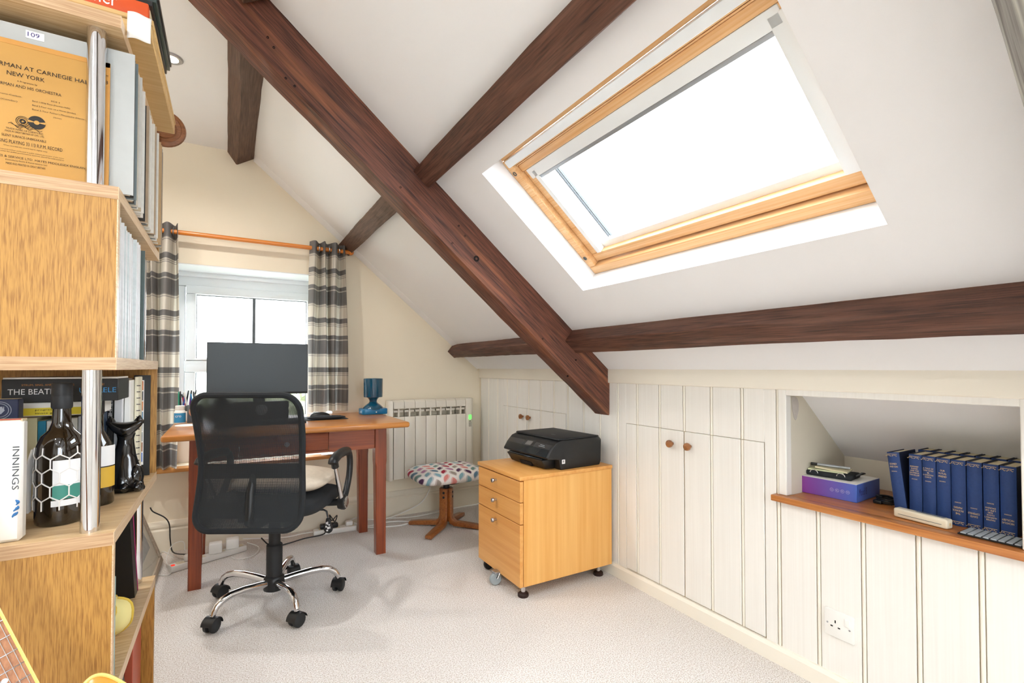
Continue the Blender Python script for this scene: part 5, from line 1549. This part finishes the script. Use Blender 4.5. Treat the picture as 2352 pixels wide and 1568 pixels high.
# ================================================================== NICHE BOOKS AND CLUTTER
NZ = .6055
bw = .0345
titles = [(['DOMBEY', 'AND SON'], 0), (['BARNABY', 'RUDGE', 'AND THE', 'UNCOMMERCIAL', 'TRAVELLER'], 0), (['A TALE OF', 'TWO CITIES', '&', 'A CHRISTMAS', 'CAROL'], 0), (['OUR', 'MUTUAL', 'FRIEND'], 0), (['THE', 'PICKWICK', 'PAPERS'], 1), (['DAVID', 'COPPERFIELD'], 1), (["MASTER", "HUMPHREY'S", 'CLOCK', 'AND', 'LIFE OF', 'DICKENS'], 1), (['NICHOLAS', 'NICKLEBY'], 1)]
names = ['leaning navy book titled Dombey and Son', 'navy book titled Barnaby Rudge with gold lettering', 'navy book titled A Tale of Two Cities', 'navy book titled Our Mutual Friend', 'upside down navy book titled The Pickwick Papers', 'upside down navy book titled David Copperfield', 'upside down navy book with Life of Dickens in its title', 'upside down navy book titled Nicholas Nickleby at the niche end']
BKX, BKH, BKD = 1.816, .188, .122
def novel(x, y0, label, lines=None, flip=0, tilt=0.0):
    """spine faces -x, thickness along -y from y0"""
    rot = Matrix.Rotation(tilt, 3, 'X')
    t = thing('book', label, 'book', (x, y0 - bw / 2, NZ), rot=rot, group='matching navy novels in the niche')
    Mt = ROOTM[t.name]; W_ = lambda a, b_, c: Mt @ Vector((a, b_, c))
    h = bw / 2 - .001
    # rounded spine and two boards
    pts = [(0.006, -h), (.001, -h * .6), (-.001, 0), (.001, h * .6), (.006, h), (.009, h), (.009, -h)]
    MB().prism([W_(a, b_, 0) for a, b_ in pts], Mt.to_3x3() @ Vector((0, 0, BKH))).build('spine', M['navy'], t)
    for s in (-1, 1):
        MB().hexa([W_(*p) for p in ((.006, s * h, 0), (BKD, s * h, 0), (BKD, s * (h - .0025), 0), (.006, s * (h - .0025), 0), (.006, s * h, BKH), (BKD, s * h, BKH), (BKD, s * (h - .0025), BKH), (.006, s * (h - .0025), BKH))]).build('board', M['navy_dark'], t, smooth=False)
    MB().hexa([W_(*p) for p in ((.008, -h + .0025, .003), (BKD - .003, -h + .0025, .003), (BKD - .003, h - .0025, .003), (.008, h - .0025, .003), (.008, -h + .0025, BKH - .003), (BKD - .003, -h + .0025, BKH - .003), (BKD - .003, h - .0025, BKH - .003), (.008, h - .0025, BKH - .003))]).build('pages', M['cream_paper'], t, smooth=False)
    if lines is None: return t
    mb = MB(); X_ = -.0018
    def sy(v): return (BKH - v) if flip else v
    R3 = Mt.to_3x3()
    ex = R3 @ Vector((0, -1 if not flip else 1, 0)); ez = R3 @ Vector((0, 0, 1 if not flip else -1))
    def put(s, zc, w, hgt):
        o = W_(X_, (w / 2) * (1 if not flip else -1), zc - (hgt / 2) * (1 if not flip else -1)); put_text(mb, s, o, ex, ez, w, hgt)
    z = sy(BKH - .037)
    step = .0085 if len(lines) < 4 else .0065
    for i, s in enumerate(lines):
        zc = sy(BKH - .036 - step * i); put(s, zc, min(.025, .0026 * len(s) + .003), step * .62)
    zc = sy(BKH - .036 - step * len(lines) - .006); put('DICKENS', zc, .014, .0028)
    # gilt scroll bands at head and tail
    for zc0 in (BKH - .010, .008):
        for k in range(4):
            yc = -h + .0045 + k * .0078
            mb.tube([W_(X_ + .0004, yc + q * .006, zc0 + .0022 * math.sin(q * PI * 2) * (1 if k % 2 else -1)) for q in [j / 6 for j in range(7)]], .0005, 4)
        mb.tube([W_(X_ + .0004, -h + .003, zc0 + .0045), W_(X_ + .0004, h - .003, zc0 + .0045)], .0006, 4)
    mb.build('gilt_lettering', M['gold'], t, smooth=False)
    return t
y = .7125
for i, (ls, fl) in enumerate(titles):
    if i == 0: novel(BKX + .004, y + .004, names[0], ls, fl, R(-6.5))
    else: novel(BKX + (.002 if i < 4 else 0) * (4 - i), y, names[i], ls, fl)
    y -= bw if i else bw - .002
y = .700
pb_ = None
for i in range(7):
    lab = ['first', 'second', 'third', 'fourth', 'fifth', 'sixth', 'seventh'][i] + ' navy novel of the rear row counting from the purple box'
    if i == 0: pb_ = novel(BKX + .128, y, lab)
    else: copy_tree(pb_, (0, -i * .0352, 0), lab)

t = thing('gift_box', 'flat purple to blue printed cardboard box in the niche', 'box', (1.915, .918, NZ), R(3))
Mg = ROOTM[t.name]; g = lambda x, y, z: Mg @ Vector((x, y, z))
MB().obox(g(0, 0, .030), (.185, .176, .060), Mg.to_3x3()).build('carton', M['gradbox'], t, bevel=.001, segs=1)
MB().obox(g(0, 0, .0604), (.183, .174, .001), Mg.to_3x3()).build('lid_print', M['paper'], t, smooth=False)
mb = MB()
for k in range(4):
    for r_ in (.0055,):
        mb.tube([g(-.0932, -.012 - .0165 * k + r_ * math.cos(a), .030 + r_ * math.sin(a)) for a in [2 * PI * q / 16 for q in range(16)]], .0005, 4, closed=True)
    put_text(mb, 'ROOD'[k] if False else 'OKDM'[k], g(-.0932, -.0145 - .0165 * k + .005, .0275), Mg.to_3x3() @ Vector((0, -1, 0)), EZ, .005, .005)
mb.box(*(list(g(-.0931, .07, .034)) + list(g(-.0929, .028, .036)))) if False else None
mb.build('icons', plain('lilac_print', '#C9C2EA', .5), t, smooth=False)
mb = MB(); put_text(mb, 'Mood 8', g(-.075, -.0885, .020), Mg.to_3x3() @ EX, EZ, .06, .024); mb.build('pen_scribble', plain('violet_pen', '#35307E', .6), t, smooth=False)
# black ring purse / organiser with notes and pen
t = thing('organiser', 'black zipped organiser with metal rings on the purple box', 'organiser', (1.90, .935, NZ + .061), R(8))
Mg2 = ROOTM[t.name]; g2 = lambda x, y, z: Mg2 @ Vector((x, y, z))
MB().obox(g2(0, 0, .010), (.095, .145, .018), Mg2.to_3x3()).build('case', M['blackfabric'], t, bevel=.006, segs=3)
for yy in (.045, -.04):
    MB().tube([g2(-.048 + .0, yy + .013 * math.cos(a), .012 + .010 * math.sin(a)) for a in [PI * k / 10 for k in range(11)]], .0016, 6).build('ring', M['chrome'], t)
MB().tube([g2(.03, -.072, .012), g2(.02, -.092, .022), g2(.0, -.09, .026), g2(-.01, -.074, .014)], .003, 6).build('loop', M['black'], t)
t = thing('note_pad', 'cream folded note paper stacked on the black organiser', 'paper', (1.895, .935, NZ + .081), R(12))
Mg3 = ROOTM[t.name]
MB().obox(Mg3 @ Vector((0, .012, .003)), (.075, .11, .005), Mg3.to_3x3()).build('lower_sheets', plain('pale_green_paper', '#C9CFA8', .7), t, smooth=False)
MB().obox(Mg3 @ Vector((.005, -.004, .009)), (.075, .10, .005), Matrix.Rotation(R(4), 3, 'X') @ Mg3.to_3x3()).build('upper_sheets', plain('cream_note', '#DDD3B0', .7), t, smooth=False)
t = thing('marker_pen', 'black and white marker pen lying on top of the note paper', 'pen', (1.885, .955, NZ + .098))
MB().tube([(1.87, .995, NZ + .100), (1.875, .975, NZ + .100)], .0052, 10).build('cap', M['black'], t)
MB().tube([(1.875, .975, NZ + .100), (1.89, .925, NZ + .099), (1.905, .88, NZ + .098)], [.005, .005, .0042], 10).build('barrel', M['grey_metal'], t)
# black sunglasses-like lead, ivory gadget, striped tray
t = thing('cable_coil', 'small coil of black cable lying beside the books', 'cable', (1.90, .765, NZ))
mb = MB(); mb.tube([(1.90 + .022 * math.cos(a) + .004 * math.sin(3 * a), .765 + .030 * math.sin(a), NZ + .004 + .0012 * k / 4) for k, a in enumerate([2 * PI * q / 20 for q in range(70)])], .003, 6); mb.build('lead', M['black'], t)
B(1.876, .775, NZ, 1.90, .80, NZ + .012).build('plug', M['black'], t, bevel=.003)
t = thing('ivory_gadget', 'slim ivory plastic gadget lying in front of the navy books', 'gadget', (1.765, .626, NZ), R(-8))
Mi_ = ROOTM[t.name]
MB().obox(Mi_ @ Vector((0, 0, .0145)), (.030, .136, .027), Mi_.to_3x3()).build('case', M['ivory'], t, bevel=.005, segs=3)
MB().obox(Mi_ @ Vector((-.0152, 0, .012)), (.0008, .11, .0012), Mi_.to_3x3()).build('seam', M['gasket'], t, smooth=False)
MB().obox(Mi_ @ Vector((.004, -.02, .0283)), (.014, .07, .0008), Mi_.to_3x3()).build('inset_strip', M['grey_metal'], t, smooth=False)
MB().obox(Mi_ @ Vector((0, -.0683, .014)), (.006, .001, .008), Mi_.to_3x3()).build('socket_hole', M['gold'], t, smooth=False)
t = thing('slotted_tray', 'thin black tray with pale slats on the shelf front', 'tray', (1.772, .474, NZ))
B(1.728, .408, NZ, 1.812, .535, NZ + .004).build('base', M['black'], t, bevel=.001, segs=1)
for k in range(8): B(1.732, .412 + .0152 * k, NZ + .004, 1.808, .4235 + .0152 * k, NZ + .0062).build('slat', plain('pale_slat', '#B9C2C8', .4) if k == 0 else bpy.data.materials['pale_slat'], t, smooth=False)

# ================================================================== FLOOR CLUTTER BY THE GABLE
t = thing('picture_frame', 'pale framed print leaning on the floor behind the shelf tower', 'picture', (-.33, 3.0, 0))
Lp = [Vector((-.315, 2.72, .002)), Vector((-.315, 3.24, .002))]; up = Vector((-.19, 0, .55)).normalized(); nn = Vector((up.z, 0, -up.x)); HT = .62
def fr(a0, a1, h0, h1, d0, d1, name, mat):
    p = lambda a, h, d: Vector((-.315, 2.72 + a, .012)) + up * h + nn * d
    return MB().hexa([p(a0, h0, d0), p(a1, h0, d0), p(a1, h1, d0), p(a0, h1, d0), p(a0, h0, d1), p(a1, h0, d1), p(a1, h1, d1), p(a0, h1, d1)]).build(name, mat, t, bevel=.002 if name == 'frame' else 0, smooth=False)
M['limed'] = wood('limed_oak_frame', '#9A8A76', '#C9BCA8', 'Y', 4, 60, .6, .2)
for a in ((0, .52, 0, .03), (0, .52, HT - .03, HT), (0, .03, .03, HT - .03), (.49, .52, .03, HT - .03)): fr(*a, 0, .018, 'frame', M['limed'])
fr(.03, .49, .03, HT - .03, .002, .008, 'mount', plain('cream_mount', '#DCD6C4', .7))
fr(.11, .41, .12, HT - .13, .008, .009, 'print', plain('grey_sketch', '#A9ABA6', .7, noise=.35, nscale=14))
fr(.03, .49, .03, HT - .03, .0105, .0115, 'glazing', M['glass'])

def cable(name, pts, r, mat, label):
    sm = []
    for i in range(len(pts) - 1):
        p0, p1, p2, p3 = [Vector(q) for q in (pts[max(i - 1, 0)], pts[i], pts[i + 1], pts[min(i + 2, len(pts) - 1)])]
        for k in range(6):
            t_ = k / 6
            sm.append(.5 * ((2 * p1) + (p2 - p0) * t_ + (2 * p0 - 5 * p1 + 4 * p2 - p3) * t_ ** 2 + (3 * p1 - p0 - 3 * p2 + p3) * t_ ** 3))
    sm.append(Vector(pts[-1]))
    o = MB().tube(sm, r, 7).build(name, mat)
    return tag(o, label, 'cable', 'cables along the gable wall')

def power_strip(c, ang, L_, n, label, red):
    t = thing('power_strip', label, 'power strip', (c[0], c[1], 0), ang)
    Mt = ROOTM[t.name]; w = lambda x, y, z: Mt @ Vector((x, y, z))
    MB().obox(w(0, 0, .017), (L_, .055, .032), Mt.to_3x3()).build('case', M['white_plastic'], t, bevel=.005)
    for k in range(n):
        MB().obox(w(-L_ / 2 + .05 + k * (L_ - .08) / max(1, n - 1), 0, .0333), (.036, .036, .001), Mt.to_3x3()).build('outlet', M['ivory'], t, smooth=False)
    if red: MB().obox(w(-L_ / 2 + .012, -.012, .034), (.016, .016, .006), Mt.to_3x3()).build('switch', M['red_led'], t, bevel=.002)
    return t, w
ps, w1 = power_strip((-.085, 3.16), R(24), .38, 4, 'white power strip with red switch beside the left desk leg', True)
ps2, w2 = power_strip((.60, 3.285), R(-4), .26, 3, 'white power strip under the right side of the desk', False)
def plug(wf, x, mat, label, big=False):
    p = wf(x, 0, .0338)
    t = thing('plug', label, 'plug', p)
    if big: B(p.x - .030, p.y - .028, p.z, p.x + .034, p.y + .03, p.z + .055).build('body', mat, t, bevel=.006)
    else: B(p.x - .022, p.y - .02, p.z, p.x + .022, p.y + .022, p.z + .03).build('body', mat, t, bevel=.008)
    B(p.x - .008, p.y + .02, p.z + .004, p.x + .008, p.y + .036, p.z + .016).build('cable_grip', mat, t, bevel=.002)
plug(w1, -.10, M['white_plastic'], 'white plug nearest the red switch')
plug(w1, .03, M['white_plastic'], 'big white adapter plug behind the desk leg', True)
plug(w1, .12, M['white_plastic'], 'tall white adapter at the far end of the strip', True)
plug(w2, -.07, M['black'], 'black plug in the strip under the desk beside the lever')
plug(w2, -.005, M['black'], 'black plug in the middle of the strip under the desk')
plug(w2, .085, M['white_plastic'], 'white plug at the end of the strip beside the desk leg')
WY = 3.40
cable('cable', [at_y(345, 1165, WY), at_y(352, 1175, WY), at_y(378, 1188, WY), at_y(389, 1205, WY), at_y(391, 1240, WY), at_y(398, 1268, WY - .08), (-.19, 3.17, .05)], .0035, M['black'], 'thin black cable running down the wall beside the picture')
cable('cable', [(-.24, 3.12, .06), (-.29, 3.15, .09), (-.31, 3.22, .05), (-.30, 3.20, .01), (-.31, 3.08, .006), (-.26, 3.03, .006), (-.25, 3.09, .006), (-.28, 3.18, .03), (-.26, 3.24, .09), (-.21, 3.24, .10), (-.20, 3.2, .06)], .0022, M['white_plastic'], 'thin white cable looping beside the red switch')
cable('cable', [(.10, 3.24, .04), (.16, 3.22, .008), (.13, 3.10, .006), (.05, 3.08, .006), (.02, 3.13, .01)], .0022, M['white_plastic'], 'thin white cable looping in front of the left strip')
cable('cable', [(.08, 3.29, .05), (.2, 3.33, .02), (.32, 3.31, .012), (.42, 3.33, .012), (.50, 3.30, .02)], .004, M['white_plastic'], 'white cable linking the two power strips')
cable('cable', [at_y(600, 1235, 3.2), at_y(625, 1255, 3.2), at_y(660, 1248, 3.2), at_y(700, 1236, 3.2), at_y(745, 1225, 3.22), (.53, 3.27, .07)], .004, M['black'], 'black cable sagging behind the chair column')
cable('cable', [(.595, 3.29, .07), (.57, 3.31, .11), at_y(762, 1195, 3.25), at_y(774, 1183, 3.25), at_y(768, 1200, 3.25), at_y(748, 1220, 3.25)], .0035, M['black'], 'black cable looping up above the black plugs')
cable('cable', [(.70, 3.30, .06), (.76, 3.36, .05), (.85, 3.37, .02), (.98, 3.36, .012), (1.12, 3.31, .012), (1.3, 3.33, .010), (1.5, 3.36, .012), (1.64, 3.34, .02), (1.69, 3.28, .05)], .0045, M['white_plastic'], 'white cable running along the skirting behind the footstool')
cable('cable', [(.72, 3.29, .04), (.80, 3.28, .008), (.92, 3.30, .008), (1.02, 3.28, .006), (1.08, 3.22, .006), (1.0, 3.19, .006), (.88, 3.22, .006), (.78, 3.26, .006)], .0045, M['white_plastic'], 'white cable loop on the carpet beside the desk leg')
cable('cable', [(1.30, 3.38, .27), (1.29, 3.38, .20), (1.22, 3.36, .10), (1.10, 3.35, .05), (.96, 3.34, .02), (.86, 3.33, .02)], .0035, M['white_plastic'], 'white radiator flex dropping behind the footstool')

# ================================================================== GUITAR
gD = .75
vdir = (_rm @ Vector((0, 0, -1))).normalized(); rdir = (_rm @ Vector((1, 0, 0))).normalized(); udir = (_rm @ Vector((0, 1, 0))).normalized()
Bp = at_d(84, 1568, gD)
e3 = -ray(150, 1568).normalized()
_r2 = ray(0, 1405); Ap = Vector((0, 0, HC)) + _r2 * ((Bp - Vector((0, 0, HC))).dot(e3) / _r2.dot(e3))
e1 = (Bp - Ap).normalized(); e2 = e1.cross(e3)
if e2.dot(rdir) < 0: e2 = -e2
gt = thing('guitar', 'amber guitar with rosewood fretboard standing before the shelf tower', 'guitar', Bp + e1 * .47)
def GP(a, b_, c): return Bp + e1 * a + e2 * b_ + e3 * c      # a along neck downwards, b right, c towards room
fw = .054
MB().hexa([GP(*p) for p in ((-.42, -.047, -.006), (.11, -fw, -.006), (.11, 0, -.006), (-.42, -.003, -.006), (-.42, -.047, 0), (.11, -fw, 0), (.11, 0, 0), (-.42, -.003, 0))]).build('fretboard', M['fret_wood'], gt, smooth=False)
MB().tube([GP(-.42, -.0015, 0), GP(.11, .0015, 0)], .0022, 6).build('binding', M['yellow_bind'], gt)
a = .105; sp_ = .0145
k = 0
while a > -.42:
    MB().tube([GP(a, -fw + .001, .0006), GP(a, -.001, .0006)], .0011, 6).build('fret', M['chrome'], gt)
    if k in (5, 7, 9, 12, 15): MB().lathe([(.0038, 0), (.0038, .0004)], GP(a - sp_ / 2, -fw / 2, .0002), 14, Matrix((e1, e2, e3)).transposed()).build('inlay_dot', M['white_print'], gt, smooth=False)
    a -= sp_; sp_ *= 1.0595; k += 1
for q in range(6):
    b_ = -fw + .006 + q * .0085
    MB().tube([GP(-.42, b_, .003), GP(.33, b_, .005)], .0005, 5).build('string', M['steel'], gt)
MB().tube([GP(-.42, -fw / 2, -.016), GP(.10, -fw / 2, -.018)], .018, 10).build('neck', M['teak'], gt)
def gout():
    half = [(.085, .030), (.060, .042), (.034, .056), (.022, .070), (.019, .083), (.026, .095), (.045, .106), (.08, .118), (.12, .122), (.17, .116), (.21, .113), (.25, .122), (.30, .146), (.35, .160), (.40, .155), (.435, .130), (.455, .090), (.465, .045), (.468, 0)]
    sm = []
    for i in range(len(half) - 1):
        p0, p1, p2, p3 = [Vector(q) for q in (half[max(i - 1, 0)], half[i], half[i + 1], half[min(i + 2, len(half) - 1)])]
        for k in range(4):
            t_ = k / 4
            sm.append(.5 * ((2 * p1) + (p2 - p0) * t_ + (2 * p0 - 5 * p1 + 4 * p2 - p3) * t_ ** 2 + (3 * p1 - p0 - 3 * p2 + p3) * t_ ** 3))
    sm = [(a + .020, b_) for a, b_ in sm] + [(half[-1][0] + .020, 0)]
    return [(a, -fw / 2 + b_) for a, b_ in sm] + [(a, -fw / 2 - b_) for a, b_ in sm[-2::-1]]
mb = MB(); mb.prism([GP(a, b_, -.010) for a, b_ in gout()], e3 * -.045); gb = mb.build('body', M['guitar_body'], gt, bevel=.004)
MB().tube([GP(a, b_, -.011) for a, b_ in gout()], .0028, 6, closed=True).build('body_binding', M['yellow_bind'], gb)
MB().lathe([(.046, 0), (.046, .001)], GP(.16, -fw / 2, -.0105), 30, Matrix((e1, e2, e3)).transposed()).build('sound_hole', M['hole'], gb)
MB().hexa([GP(*p) for p in ((.33, -fw / 2 - .08, -.011), (.355, -fw / 2 - .08, -.011), (.355, -fw / 2 + .08, -.011), (.33, -fw / 2 + .08, -.011), (.333, -fw / 2 - .08, -.001), (.352, -fw / 2 - .08, -.001), (.352, -fw / 2 + .08, -.001), (.333, -fw / 2 + .08, -.001))]).build('bridge', M['teak'], gb)
MB().hexa([GP(*p) for p in ((-.58, -.062, -.018), (-.42, -.050, -.012), (-.42, .0, -.012), (-.58, .012, -.018), (-.58, -.062, -.004), (-.42, -.050, 0), (-.42, 0, 0), (-.58, .012, -.004))]).build('headstock', M['teak'], gt, bevel=.003)
# low tripod stand under the guitar
tail = GP(.497, -fw / 2, -.03)
gs = thing('guitar_stand', 'black tubular stand carrying the amber guitar', 'stand', (tail.x, tail.y, 0))
zt = tail.z - .012
for s in (-1, 1):
    q_ = tail + rdir * (.07 * s)
    MB().tube([(q_.x - vdir.x * .09, q_.y - vdir.y * .09, zt - .004), (q_.x + vdir.x * .05, q_.y + vdir.y * .05, zt - .004), (q_.x + vdir.x * .06, q_.y + vdir.y * .06, .012)], .008, 8).build('cradle_arm', M['black'], gs)
    MB().tube([(q_.x + vdir.x * .06, q_.y + vdir.y * .06, .012), (q_.x - vdir.x * .14 + rdir.x * .08 * s, q_.y - vdir.y * .14 + rdir.y * .08 * s, .010)], .008, 8).build('foot', M['black'], gs)
MB().tube([tail + rdir * -.07 + vdir * .06 - Vector((0, 0, .02)), tail + rdir * .07 + vdir * .06 - Vector((0, 0, .02))], .008, 8).build('crossbar', M['black'], gs)
